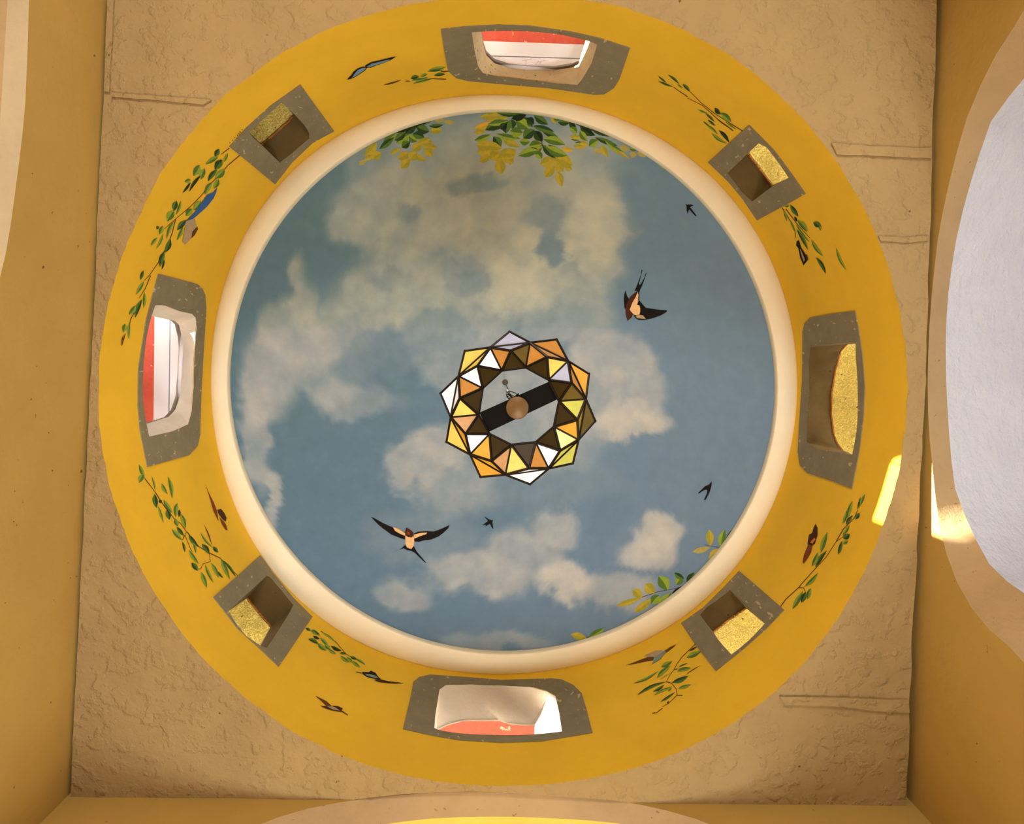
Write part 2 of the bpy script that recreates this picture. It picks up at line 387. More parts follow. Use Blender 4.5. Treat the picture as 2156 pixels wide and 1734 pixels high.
# painted sky dome with its clouds as paint
def srgb_lin(a): return np.where(a <= 0.04045, a / 12.92, ((a + 0.055) / 1.055) ** 2.4)
CLOUD = [(880,385,110,40,.8),(760,455,80,70,.8),(850,480,100,70,.75),(970,430,130,90,.8),(1080,430,130,100,.75),(1190,430,120,110,.75),(1255,480,62,105,.9),
 (1050,520,110,75,.8),(1110,555,75,65,.95),(950,640,170,75,.7),(1085,622,80,42,1.0),(830,610,110,80,.65),(735,670,90,85,.68),(628,600,32,65,.75),
 (605,700,55,95,.75),(560,800,60,95,.8),(542,910,34,130,.72),(568,1060,18,65,.85),(690,790,85,75,.6),(745,840,90,36,.5),(650,720,60,60,.5),(1290,755,85,60,.8),(1340,840,66,62,.8),
 (1320,888,85,32,.95),(1190,650,110,80,.6),(930,938,58,46,.85),(865,985,58,44,.75),(955,1010,90,70,.6),(1000,1205,105,44,.85),(1090,1180,85,66,.75),(1165,1115,58,44,.75),
 (845,1250,60,36,.7),(1190,1222,64,40,1.0),(1290,1245,100,42,.8),(1390,1120,54,44,.95),(1368,1160,58,36,.9),(1050,1355,120,22,.5),(1010,770,110,80,.6),
 (1240,515,62,40,1.0),(1000,345,200,80,.6),(1170,345,150,80,.6),(800,340,90,80,.4),(1140,880,150,110,.6),(1090,290,240,60,.45),(920,570,120,80,.5),(1220,560,90,70,.5),(830,720,90,60,.4),(1220,850,90,80,.5),(880,1130,120,60,.25),(1150,1010,150,60,.2)]
HOLE = [(1010,385,46,22,.55),(870,445,28,22,.4),(1165,515,24,36,.75),(1150,450,44,26,.4),(990,590,40,26,.35),(820,590,40,26,.25),(930,690,60,34,.35),(985,555,40,18,.3),(680,560,40,60,.5),(790,760,70,50,.5)]
def paint_rgb(x, y, pt):
    P = Vector(pt)
    n1 = noise.fractal(P * 3.2, 0.9, 2.1, 6); n2 = noise.fractal(P * 9 + Vector((5, 3, 1)), 0.9, 2.1, 4)
    n3 = noise.fractal(P * 3.2 + Vector((9, 9, 0)), 0.9, 2.1, 6); n4 = noise.fractal(P * 5.5 + Vector((2, 7, 4)), 0.9, 2.1, 5)
    wx, wy = x + 24 * n1 + 10 * n2, y + 24 * n3 - 8 * n2
    c = 0.0; top = 0.0
    for bx, by, rx_, ry_, s in CLOUD:
        d = ((wx - bx) / (rx_ * 1.22)) ** 2 + ((wy - by) / (ry_ * 1.22)) ** 2
        if d < 1:
            q = min(1.0, 1.9 * (1 - d) ** 1.15)
            c = c + s * q * (1 - c)
            if s >= .9: top = max(top, (1 - d))
    for bx, by, rx_, ry_, s in HOLE:
        d = ((wx - bx) / (rx_ * 1.3)) ** 2 + ((wy - by) / (ry_ * 1.3)) ** 2
        if d < 1: c *= 1 - s * min(1, 1.8 * (1 - d))
    c = min(1, max(0, c * (0.96 + 0.10 * n4) + 0.03 * n2))
    # sky tone: green-teal upper left, blue lower left, grey-blue right
    a = min(1, max(0, (x - 480) / 1150)); b = min(1, max(0, (y - 240) / 1140))
    tl, tr, bl, br = (98, 116, 110), (122, 136, 138), (96, 114, 122), (122, 130, 136)
    s = [tl[i] * (1 - a) * (1 - b) + tr[i] * a * (1 - b) + bl[i] * (1 - a) * b + br[i] * a * b for i in range(3)]
    shade = min(1, max(0, 0.5 + 0.55 * n4))
    hi = (200, 180, 144) if y < 690 else (208, 182, 154)
    lo = (158, 152, 132) if y < 690 else (166, 156, 144)
    cl = [lo[i] + (hi[i] - lo[i]) * min(1, 0.25 + 0.5 * shade + 0.55 * top) for i in range(3)]
    k = c ** 1.1
    return [(s[i] * (1 - k) + cl[i] * k) * (1 + 0.025 * n2) for i in range(3)]
def photo_px(pt):
    v = ROT.T @ np.array([pt[0], pt[1], pt[2] - CAM_H]); return CXP + FPX * v[0] / v[2], CYP + FPX * v[1] / v[2]
NR, NA = 110, 320
vs = []; cols = []
for i in range(NR + 1):
    q = i / NR
    for j in range(NA):
        t = 2 * math.pi * j / NA; k = (hev(HL, t) + 0.025) * q
        x, y = AX + RX * k * math.cos(t), AY + RY * k * math.sin(t)
        vs.append((x, y, DZ0 + DRISE * (1 - q * q) + CAM_H))
        if i == 0 and j: cols.append(cols[0]); continue
        cols.append(paint_rgb(*photo_px(vs[-1]), vs[-1]))
fs = [(i * NA + j, i * NA + (j + 1) % NA, (i + 1) * NA + (j + 1) % NA, (i + 1) * NA + j) for i in range(NR) for j in range(NA)]
dome = meshobj('ceiling_dome', vs, fs, MAT['sky'], smooth=True)
ca = dome.data.color_attributes.new('paint', 'FLOAT_COLOR', 'POINT')
SKY_GAIN = np.array((0.74, 1.0, 1.36))     # the paint is bluer and paler than it looks in the warm light
cl_ = srgb_lin(np.clip(np.array(cols) / 255.0, 0, 1)) * SKY_GAIN
ca.data.foreach_set('color', np.c_[cl_, np.ones(len(cl_))].ravel().astype(np.float32))
tag(dome, 'shallow round ceiling painted as blue sky with cream clouds', kind='structure')

# cornice ring
prof = [(0, 0.03), (0, 0), (0.06, -0.012), (0.25, -0.028), (0.5, -0.034), (0.75, -0.03), (0.92, -0.022), (0.98, -0.02), (1.0, -0.012), (1.0, 0.05), (0.9, 0.08), (0, 0.08)]
vs = []
for j in range(NTH):
    t = 2 * math.pi * j / NTH
    for w_, dz in prof:
        k = kdrum(t, HT) * (1 - w_) + hev(HL, t) * w_
        if w_ == 0: k += 0.004
        vs.append((AX + RX * k * math.cos(t), AY + RY * k * math.sin(t), HT + dz + CAM_H))
n = len(prof)
fs = [(j * n + i, j * n + i + 1, ((j + 1) % NTH) * n + i + 1, ((j + 1) % NTH) * n + i) for j in range(NTH) for i in range(n - 1)]
tag(meshobj('trim_1', vs, fs, MAT['cream'], smooth=True), 'cream rounded cornice ring between the yellow drum and the sky ceiling', kind='structure')

# flat square ceiling round the drum
def edge_line(a, b, n, amp, seed):
    out = []
    for i in range(n):
        f = i / n; x, y = a[0] + (b[0] - a[0]) * f, a[1] + (b[1] - a[1]) * f
        s = amp * noise.noise(Vector((x * 5, y * 5, seed))) + amp * 0.5 * noise.noise(Vector((x * 17, y * 17, seed)))
        dx, dy = b[0] - a[0], b[1] - a[1]; L = math.hypot(dx, dy)
        out.append((x - dy / L * s, y + dx / L * s))
    return out
def cz(p): x, y, _ = on_z(p, HC); return (x, y)
TLc, BLc, BRc, TRc = (-1.915, -2.5), cz((148, 1677)), cz((1908, 1696)), (2.262, -2.5)
NOTCH = [(722,1686),(778,1679),(848,1672),(917,1668),(992,1666),(1050,1668),(1103,1671),(1200,1677),(1289,1684),(1325,1690)]
left_mid, left_mid2, left_top = cz((195, 700)), cz((210, 343)), cz((229, 0))
right_mid = cz((1949, 800)); right_low = cz((1920, 1360))
outl = edge_line(TLc, left_top, 14, 0.006, 1) + edge_line(left_top, left_mid2, 18, 0.006, 1) + edge_line(left_mid2, left_mid, 18, 0.006, 1) + edge_line(left_mid, BLc, 40, 0.006, 2)
nt_ = [cz(p) for p in NOTCH]
outl += edge_line(BLc, nt_[0], 24, 0.005, 3) + nt_ + edge_line(nt_[-1], BRc, 24, 0.005, 4)[1:]
outl += edge_line(BRc, right_low, 14, 0.007, 5) + edge_line(right_low, right_mid, 24, 0.006, 6) + edge_line(right_mid, TRc, 50, 0.006, 7) + edge_line(TRc, TLc, 40, 0.003, 8)
NB = 480
hole = []
for j in range(NB):
    t = 2 * math.pi * j / NB; k = kdrum(t, HC) + edge_wobble(t) - 0.0006
    hole.append((AX + RX * k * math.cos(t), AY + RY * k * math.sin(t)))
v, f = fill(outl, [hole], 0.045)
def relief(x, y):
    q = Vector((x * 3, y * 3, 0)); u = math.hypot((x - AX) / RX, (y - AY) / RY)
    a = min(1, max(0, (u - 1.0) / 0.05))
    return a * (0.006 * noise.noise(q) + 0.004 * noise.noise(q * 3.1) + 0.003 * noise.noise(q * 7.7))
cv = [(x, y, HC + CAM_H - relief(x, y)) for x, y in v]
n0 = len(cv); L = len(outl)
for x, y in outl: cv += [(x, y, HC + CAM_H - relief(x, y)), (x, y, HC + CAM_H + 0.09)]
f = f + [(n0 + 2 * i, n0 + 2 * ((i + 1) % L), n0 + 2 * ((i + 1) % L) + 1, n0 + 2 * i + 1) for i in range(L)]
ceil = tag(meshobj('ceiling', cv, f, MAT['tan'], smooth=True), 'flat square tan plaster ceiling around the yellow drum', kind='structure')
ceil.data.polygons.foreach_set('use_smooth', [i < len(f) - L for i in range(len(f))])
# repaired plaster bands that stand proud of the corners
def band(pix, th=0.008):
    th *= 1.7
    pts = dense([cz(p) for p in pix], 0.05)
    pts = [(x + 0.004 * noise.noise(Vector((x * 21, y * 21, 4))), y + 0.004 * noise.noise(Vector((x * 21, y * 21, 9)))) for x, y in pts]
    v, f = fill(pts, [], 0.03)
    c = [(x, y, HC + CAM_H - relief(x, y) - th) for x, y in v]; n1 = len(c); m = len(pts)
    for x, y in pts: c += [(x, y, HC + CAM_H - relief(x, y) - th), (x, y, HC + CAM_H + 0.02)]
    f = f + [(n1 + 2 * i, n1 + 2 * ((i + 1) % m), n1 + 2 * ((i + 1) % m) + 1, n1 + 2 * i + 1) for i in range(m)]
    meshobj('plaster_band', c, f, MAT['tan'], ceil)
band([(1748,302),(1830,309),(1960,313),(1958,335),(1900,332),(1760,326)])
band([(1848,497),(1900,500),(1952,496),(1951,508),(1900,512),(1853,507)], 0.006)
band([(1640,1464),(1760,1466),(1909,1471),(1912,1497),(1840,1494),(1780,1485),(1652,1482)], 0.010)
band([(229,0),(242,0),(237,120),(232,195),(222,195),(224,120)], 0.008)
band([(236,196),(330,203),(446,212),(430,222),(330,212),(236,205)], 0.007)

# ------------------------------------------------------------------ setting: walls with arches, arms, floor
def to_wall(p, a, b):
    """pixel -> (s along a-b, height above the lens) on the vertical plane through plan points a, b"""
    d = ray(*p); ax, ay = a; ux, uy = b[0] - a[0], b[1] - a[1]; L = math.hypot(ux, uy); ux /= L; uy /= L
    h = (ax * -uy + ay * ux) / (d[0] * -uy + d[1] * ux)
    return ((d[0] * h - ax) * ux + (d[1] * h - ay) * uy, h)
def wall(name, a, b, front, back, depth, m_soffit, m_vault, label, ext0, ext1, setback=0.05, tunnel=3.0):
    ux, uy = b[0] - a[0], b[1] - a[1]; L = math.hypot(ux, uy); ux /= L; uy /= L
    nx, ny = uy, -ux                                   # outward
    if nx * (a[0] - AX) + ny * (a[1] - AY) < 0: nx, ny = -nx, -ny
    a0 = (a[0] + nx * setback, a[1] + ny * setback); b0 = (b[0] + nx * setback, b[1] + ny * setback)
    fr = [to_wall(p, a0, b0) for p in front]
    a1 = (a0[0] + nx * depth, a0[1] + ny * depth); b1 = (b0[0] + nx * depth, b0[1] + ny * depth)
    bk = [to_wall(p, a1, b1) for p in back]
    def close(c):
        (s0, h0), (s1, h1) = c[0], c[-1]
        sg = 1 if s1 > s0 else -1
        pre = [(s0 - sg * ext0[0] * w_, h0 - ext0[1] * q) for w_, q in ((1, 1), (.93, .62), (.72, .34), (.4, .14))]
        post = [(s1 + sg * ext1[0] * w_, h1 - ext1[1] * q) for w_, q in ((.4, .14), (.72, .34), (.93, .62), (1, 1))]
        return [(pre[0][0], -CAM_H)] + pre + list(c) + post + [(post[-1][0], -CAM_H)]
    fr, bk = close(fr), close(bk)
    N = 90
    fr, bk = resample(fr, N), resample(bk, N)
    lim = lambda c: [(s, min(h, WALL_TOP - 0.01)) for s, h in c]
    s_lo, s_hi = -1.0, L + 1.0
    op = [(s, h) for s, h in fr]; op[0] = (op[0][0], -CAM_H - 0.1); op[-1] = (op[-1][0], -CAM_H - 0.1)
    snap = lambda s, h: (HC + 0.03) / h if h > HC + 0.03 else 1.0       # the arch edge runs into the ceiling, never above it
    v, f = fill([(s_lo, -CAM_H), (s_hi, -CAM_H), (s_hi, WALL_TOP), (s_lo, WALL_TOP)], [lim(op)], 0.25)
    w3 = lambda s, h, o: (a0[0] + ux * s + nx * o, a0[1] + uy * s + ny * o, h + CAM_H)
    wo_ = tag(meshobj(name, [w3(s, h, 0) for s, h in v], f, MAT['wall']), label, kind='structure')
    def edge3(s, h):
        x, y, z = w3(s, h, 0); k = snap(s, h); return (x * k, y * k, (z - CAM_H) * k + CAM_H)
    vs = [edge3(s, h) for s, h in fr] + [w3(s, h, depth) for s, h in bk]
    fs = [(i, i + 1, N + i + 1, N + i) for i in range(N - 1)]
    so = meshobj('arch_soffit', vs, fs, m_soffit, wo_, smooth=True)
    vs = [w3(s, h, depth) for s, h in bk] + [w3(s, h, depth + tunnel) for s, h in bk]
    n_ = len(vs); vs.append(w3(sum(s for s, h in bk) / N, 0.5, depth + tunnel))
    fs = [(i, i + 1, N + i + 1, N + i) for i in range(N - 1)] + [(N + i, N + i + 1, n_) for i in range(N - 1)]
    va = meshobj('vault', vs, fs, m_vault, wo_, smooth=True)
    return wo_, fr
R_FRONT = [(2156,26),(2105,99),(2063,182),(2037,244),(2011,332),(1991,415),(1975,498),(1965,586),(1957,675),(1954,752),(1953,830),(1955,900),(1961,960),(1970,1050),(1983,1136),(2006,1207),(2037,1268),(2067,1309),(2103,1345),(2156,1383)]
R_BACK = [(2156,171),(2115,213),(2084,259),(2063,322),(2037,405),(2017,483),(2006,545),(1996,623),(1991,700),(1991,778),(1996,880),(2001,952),(2011,1029),(2027,1074),(2057,1141),(2083,1187),(2108,1215),(2134,1233),(2156,1239)]
wall_r, frr = wall('wall_right', TRc, BRc, R_FRONT, R_BACK, 0.12, MAT['archcream'], MAT['white'], 'ochre plaster wall with an arch onto a white vault', (0.3, 0.9), (0.3, 0.9))
B_FRONT = [(548,1734),(621,1707),(694,1692),(778,1679),(848,1672),(917,1668),(992,1666),(1103,1671),(1200,1677),(1289,1683),(1381,1699),(1488,1730)]
B_BACK = [(640,1765),(730,1747),(825,1732),(900,1723),(980,1719),(1057,1718),(1170,1722),(1289,1730),(1370,1748),(1440,1770)]
wall_f, ffr = wall('wall_front', BLc, BRc, B_FRONT, B_BACK, 0.09, MAT['archcream'], MAT['archyellow'], 'ochre plaster wall with a low cream arch and yellow vault', (0.35, 0.9), (0.35, 0.9), setback=0.0)
L_FRONT = [(70,-180),(66,-90),(61,0),(58,110),(52,242),(40,343),(24,464),(8,557),(-30,690)]
L_BACK = [(26,-180),(22,-90),(16,0),(11,80),(6,161),(0,262),(-14,400),(-50,540)]
wall_l, lfr = wall('wall_left', (TLc[0] + 0.0, TLc[1]), BLc, L_FRONT, L_BACK, 0.1, MAT['archpale'], MAT['archcream'], 'ochre plaster wall with a white edged arch', (0.3, 0.9), (0.5, 0.9), setback=0.02)
K_FRONT = [(560,-140),(700,-95),(850,-70),(1050,-60),(1250,-68),(1400,-95),(1540,-140)]
K_BACK = [(560,-170),(700,-130),(850,-108),(1050,-100),(1250,-106),(1400,-130),(1540,-170)]
wall_b, bfr = wall('wall_back', TLc, TRc, K_FRONT, K_BACK, 0.14, MAT['archcream'], MAT['wall'], 'ochre plaster wall with a low arch opposite the yellow vault', (0.35, 0.9), (0.35, 0.9), setback=0.0)
fl = meshobj('floor', [(-7, -7, 0), (7, -7, 0), (7, 7, 0), (-7, 7, 0)], [(0, 1, 2, 3)], MAT['floor'])
tag(fl, 'worn stone floor of the room below the cupola', kind='structure')
SUN_BLOCK_H = 1.34
# unseen flat roof round the drum, added to bounce daylight up under the eaves
vs = []
for j in range(96):
    t = 2 * math.pi * j / 96
    for k_, z_ in ((1.06, 0), (2.6, 0)):
        vs.append((AX + RX * k_ * math.cos(t), AY + RY * k_ * math.sin(t), WALL_TOP + CAM_H + z_))
fs = [(2 * j, 2 * j + 1, (2 * j + 3) % 192, (2 * j + 2) % 192) for j in range(96)]
tag(meshobj('bounce_roof', vs, fs, MAT['added_exterior']), 'unseen pale flat roof added outside the cupola windows to bounce light', kind='structure')
# unseen ring wall added round the added roof to cut off low sun beams
vs = []
for j in range(96):
    t = 2 * math.pi * j / 96
    PH = 0.3 if math.radians(150) < t < math.radians(172) else SUN_BLOCK_H      # lowered so the sun still strikes the roof and bounces
    for rr, z_ in ((5.2, 0), (5.2, PH), (5.4, PH), (5.4, 0)):
        vs.append((AX + rr * math.cos(t), AY + rr * math.sin(t), WALL_TOP + CAM_H + z_))
fs = [(4 * j + i, 4 * j + i + 1, (4 * j + 4 + i + 1) % 384, (4 * j + 4 + i) % 384) for j in range(96) for i in range(3)]
tag(meshobj('sun_block_ring', vs, fs, MAT['added_exterior']), 'unseen pale ring wall added around the added flat roof to block low sun', kind='structure')
# roof over the dome
vs = [(AX, AY, DZ0 + DRISE + 0.35 + CAM_H)]
for j in range(64):
    t = 2 * math.pi * j / 64; vs.append((AX + RX * 1.075 * math.cos(t), AY + RY * 1.075 * math.sin(t), HT + CAM_H))
tag(meshobj('roof_cupola', vs, [(0, 1 + j, 1 + (j + 1) % 64) for j in range(64)], MAT['red']), 'red plastered roof over the sky ceiling', kind='structure')

# ------------------------------------------------------------------ windows
def cyl_patch(name, outer_px, holes2, off, m, parent, step=14):
    """paint or plaster skin on the drum with its outline given in photo pixels and holes given as (angle, z)"""
    ref = None; o2 = []
    for p in dense(outer_px, step):
        t, z = proj_drum(p)
        if ref is None: ref = t
        t += 2 * math.pi * round((ref - t) / 2 / math.pi); o2.append((t * 2.13, z))
    hs = []
    for h in holes2:
        k = 2 * math.pi * round((ref - h[0][0]) / 2 / math.pi)
        hs.append([((t + k) * 2.13, z) for t, z in h])
    v, f = fill(o2, hs, 0.04)
    P = [drum_pt(x / 2.13, z, -off) for x, z in v]; n1 = len(P); m_ = len(o2)
    for x, z in o2: P += [drum_pt(x / 2.13, z, -off), drum_pt(x / 2.13, z, 0.003)]
    f = f + [(n1 + 2 * i, n1 + 2 * ((i + 1) % m_), n1 + 2 * ((i + 1) % m_) + 1, n1 + 2 * i + 1) for i in range(m_)]
    return meshobj(name, P, f, m, parent)
WL = [('north', 'window with pink-white eave boards outside, grey surround, between the blue butterfly and the thin-leaved vine'),
      ('west', 'sunlit window with white plaster reveal and grey surround, on the drum opposite the yellow-blocked one'),
      ('south', 'window with grey-white plaster soffit and ragged red strip, grey surround, beside the low cream arch'),
      ('east', 'window showing a long curved rough yellow slab, grey surround, beside the white vault'),
      ('northwest', 'square niche with golden rough slab and grey surround, above the long vine with the blue butterfly'),
      ('northeast', 'square niche with pale yellow slab broken to brown at one end, grey surround, between two thin vines'),
      ('southwest', 'square niche with a yellow slab, between the jointed-twig vine and the dense sprig'),
      ('southeast', 'square niche with greenish-yellow pitted slab, grey surround, between the grey hummingbird and the brown butterfly')]
for i, (key, lab) in enumerate(WL):
    w = WIN[key]; T = w['T']
    root = empty('window_%d' % (i + 1), lab, 'window', 'openings round the yellow drum', 'structure')
    cyl_patch('surround', w['frame'], [w['in2']], 0.006, MAT['grey'], root)
    N = len(w['in2'])
    vs = []; ROWS = 7
    for q in range(ROWS):
        f_ = q / (ROWS - 1)
        for (t0, z0), (t1, z1) in zip(w['in2'], w['out2']):
            vs.append(drum_pt(t0 + (t1 - t0) * f_, z0 + (z1 - z0) * f_, -0.006 + (T + 0.006) * f_))
    fs = [(q * N + k, q * N + (k + 1) % N, (q + 1) * N + (k + 1) % N, (q + 1) * N + k) for q in range(ROWS - 1) for k in range(N)]
    meshobj('reveal', vs, fs, MAT[w['reveal']], root, smooth=True)
    w['root'] = root
def eave(key, name, pix, m, th=0.04, dz=0.0, bevel=0.004, jag=0.0):
    w = WIN[key]; h = w['eave_h'] + dz
    pts = dense([on_z(p, h)[:2] for p in pix], 0.03)
    for i, (x, y) in enumerate(pts):                  # nothing of the eave reaches into the wall
        u, v_ = (x - AX) / RX, (y - AY) / RY; t = math.atan2(v_, u); k = kdrum(t, h) + (w['T'] + 0.004) / 2.13
        if math.hypot(u, v_) < k: pts[i] = (AX + RX * k * math.cos(t), AY + RY * k * math.sin(t))
    if jag:
        pts = dense(pts, 0.02)
        pts = [(x + jag * noise.noise(Vector((x * 40, y * 40, 2))), y + jag * noise.noise(Vector((x * 40, y * 40, 7)))) for x, y in pts]
    return prism(name, pts, h + CAM_H, h + CAM_H + th, MAT[m], w['root'], bevel)
# north: two white eave boards with a groove between them and the red strip beyond
nb_ = eave('north', 'eave_board', [(975,117),(1290,126),(1290,190),(975,190)], 'boards')
eave('north', 'eave_board', [(975,86),(1290,97),(1290,123.5),(975,113.5)], 'boards')
eave('north', 'board_backing', [(975,100),(1290,110),(1290,140),(975,130)], 'brownedge', dz=0.045, th=0.02)
eave('north', 'red_strip', [(975,20),(1290,30),(1290,95),(975,84)], 'red', dz=0.004, th=0.05)
for line in ([(1100,127),(1112,126),(1120,124)], [(1108,127),(1107,135),(1110,141),(1114,137)], [(1127,136),(1134,128),(1131,131),(1148,127)], [(1140,129),(1136,134)]):
    h = WIN['north']['eave_h'] - 0.002
    vs, fs = tube([on_z(p, h) for p in line], 0.0014, 5); meshobj('scribble', vs, fs, pm('pink'), nb_)
# west
eave('west', 'eave_board', [(360,620),(430,620),(425,930),(356,930)], 'boards')
eave('west', 'eave_board', [(327,620),(356.5,620),(352.5,930),(324,930)], 'boards')
eave('west', 'board_backing', [(350,620),(366,620),(362,930),(346,930)], 'brownedge', dz=0.045, th=0.02)
eave('west', 'red_strip', [(275,620),(326,620),(323,930),(275,930)], 'red', dz=0.004, th=0.05)
# south
eave('south', 'red_strip', [(890,1500),(1127,1512),(1121,1560),(1118,1600),(890,1600)], 'red', jag=0.006)
eave('south', 'eave_board', [(1129,1512),(1110,1400),(1230,1400),(1230,1600),(1122,1600)], 'boards', dz=0.02)
# unseen flaps added under the western eaves to trim the sun beams
def sun_flap(key, a, b, drop):
    h = WIN[key]['eave_h']; (x0, y0, _), (x1, y1, _) = on_z(a, h), on_z(b, h)
    L = math.hypot(x1 - x0, y1 - y0); nx, ny = -(y1 - y0) / L * 0.03, (x1 - x0) / L * 0.03
    prism('sun_flap', [(x0, y0), (x1, y1), (x1 + nx, y1 + ny), (x0 + nx, y0 + ny)], h + CAM_H - drop, h + CAM_H + 0.22, MAT['boards'], WIN[key]['root'])
sun_flap('west', (272, 770), (272, 960), 0.62)
sun_flap('northwest', (650, 122), (390, 392), 0.6)
# unseen box added to keep direct sun, not its bounce, off the southwest niche
prism('sun_block_box', [(-2.72, 1.12), (-2.46, 1.08), (-2.40, 1.92), (-2.66, 1.96)], WALL_TOP + CAM_H, WALL_TOP + CAM_H + 1.35, MAT['added_exterior'], None, 0.01)
tag(bpy.data.objects['sun_block_box'], 'unseen pale block added on the added flat roof to stop low sun', kind='structure')
# rough yellow slabs
eave('east', 'rough_slab', [(1840,700),(1786,706),(1745,730),(1735,800),(1735,880),(1745,950),(1775,975),(1840,975)], 'lemon', th=0.06)
eave('northwest', 'rough_slab', [(497,280),(553,320),(580,300),(640,250),(600,190)], 'lemon', th=0.06)
eave('northeast', 'rough_slab', [(1598,276),(1555,325),(1620,412),(1695,385),(1660,320)], 'lemon', th=0.06)
eave('southwest', 'rough_slab', [(455,1290),(522,1240),(590,1312),(552,1385),(500,1350)], 'lemon', th=0.06)
eave('southeast', 'rough_slab', [(1535,1405),(1480,1330),(1568,1260),(1645,1310),(1600,1370)], 'lemon', th=0.06)

# ------------------------------------------------------------------ painted leaves, butterflies and birds: flat paint on the drum and the dome
LAYER = [0]
def skin(surface, poly, step=14, lift=0.0012, grid=None):
    """flat paint film of a pixel outline laid on the drum or the dome"""
    o = dense(poly, step)
    v, f = fill(o, [], grid, 1e-4)
    if surface == 'drum': P = [drum_xyz(p, -lift) for p in v]
    else: P = [dome_xyz(p, lift) for p in v]
    return P, f
def at(crop, pts):
    ox, oy, s = crop
    return [(ox + x / s, oy + y / s) for x, y in pts]
def leaf(surface, crop, d, parent, k):
    x1, y1, x2, y2, w, c = d
    ox, oy, s = crop
    (ax, ay), (bx, by) = at(crop, [(x1, y1), (x2, y2)]); w = w / s
    dx, dy = bx - ax, by - ay; L = math.hypot(dx, dy) or 1; nx, ny = -dy / L, dx / L
    w = max(w, 1.2)
    sec = [(0.0, 0.0), (.12, .42), (.3, .88), (.48, 1.0), (.66, .84), (.84, .45), (1.0, 0.0)]
    bend = 0.06 * L * math.sin(k * 2.7)
    lift = 0.002 + 0.00012 * (k % 14)
    vs = []; pj = (lambda p: drum_xyz(p, -lift)) if surface == 'drum' else (lambda p: dome_xyz(p, lift))
    for f_, q in sec:
        mx, my = ax + dx * f_ + nx * bend * math.sin(math.pi * f_), ay + dy * f_ + ny * bend * math.sin(math.pi * f_)
        vs += [pj((mx + nx * w / 2 * q, my + ny * w / 2 * q)), pj((mx, my)), pj((mx - nx * w / 2 * q, my - ny * w / 2 * q))]
    fs = []; mi = []
    for i in range(len(sec) - 1):
        a = 3 * i
        fs += [(a, a + 1, a + 4, a + 3), (a + 1, a + 2, a + 5, a + 4)]; mi += [0, 1]
    pair = {'vd': ('vd', 'd'), 'd': ('d', 'm'), 'm': ('m', 'l'), 'l': ('l', 'm'), 'o': ('o', 'y'), 'y': ('y', 'o'), 'p': ('p', 'p'), 'g': ('g', 'y'), 'b': ('b', 'b'), 'x': ('vd', 'vd')}[c]
    if k % 2: pair = pair[::-1]
    return meshobj('leaf', vs, fs, [pm(pair[0]), pm(pair[1])], parent, midx=mi)
def stroke(surface, crop, pts, w, lift=0.0016):
    p = at(crop, pts); p = dense(p, 12, False); n_ = len(p); vs = []
    pj = (lambda q: drum_xyz(q, -lift)) if surface == 'drum' else (lambda q: dome_xyz(q, lift))
    for i, (x, y) in enumerate(p):
        a, b = p[max(i - 1, 0)], p[min(i + 1, n_ - 1)]; L = math.hypot(b[0] - a[0], b[1] - a[1]) or 1
        nx, ny = -(b[1] - a[1]) / L, (b[0] - a[0]) / L; ww = w / 2 * (1 - 0.5 * i / n_)
        vs += [pj((x + nx * ww, y + ny * ww)), pj((x - nx * ww, y - ny * ww))]
    return vs, [(2 * i, 2 * i + 1, 2 * i + 3, 2 * i + 2) for i in range(n_ - 1)]
def sprig(name, label, surface, crop, stems, leaves, group, width=2.0):
    root = empty(name, label, 'painted vine' if surface == 'drum' else 'painted foliage', group)
    for st in stems:
        vs, fs = stroke(surface, crop, st, width); meshobj('stem', vs, fs, pm('b'), root)
    for k, d in enumerate(leaves): leaf(surface, crop, d, root, k)
    return root
def motif(name, label, cat, group, surface, crop, parts):
    root = empty(name, label, cat, group)
    wings = []; head = None; np_ = 0
    for k, (pn, col, poly) in enumerate(parts):
        P, f = skin(surface, at(crop, poly), 10, 0.004 + 0.0006 * k)
        par = root                                    # markings belong to the wing or head they are painted on
        if pn in ('wing_patch', 'wing_streak', 'wing_tip') and wings: par = wings[min(np_, len(wings) - 1)]; np_ += 1
        if pn == 'throat' and head: par = head
        o = meshobj(pn, P, f, pm(col), par)
        if pn == 'wing': wings.append(o)
        if pn == 'head': head = o
    return root
GV, GB, GK = 'vine sprigs painted round the yellow drum', 'butterflies and hummingbirds painted on the drum', 'swallows painted on the sky ceiling'
GF = 'leafy branches painted along the rim of the sky ceiling'

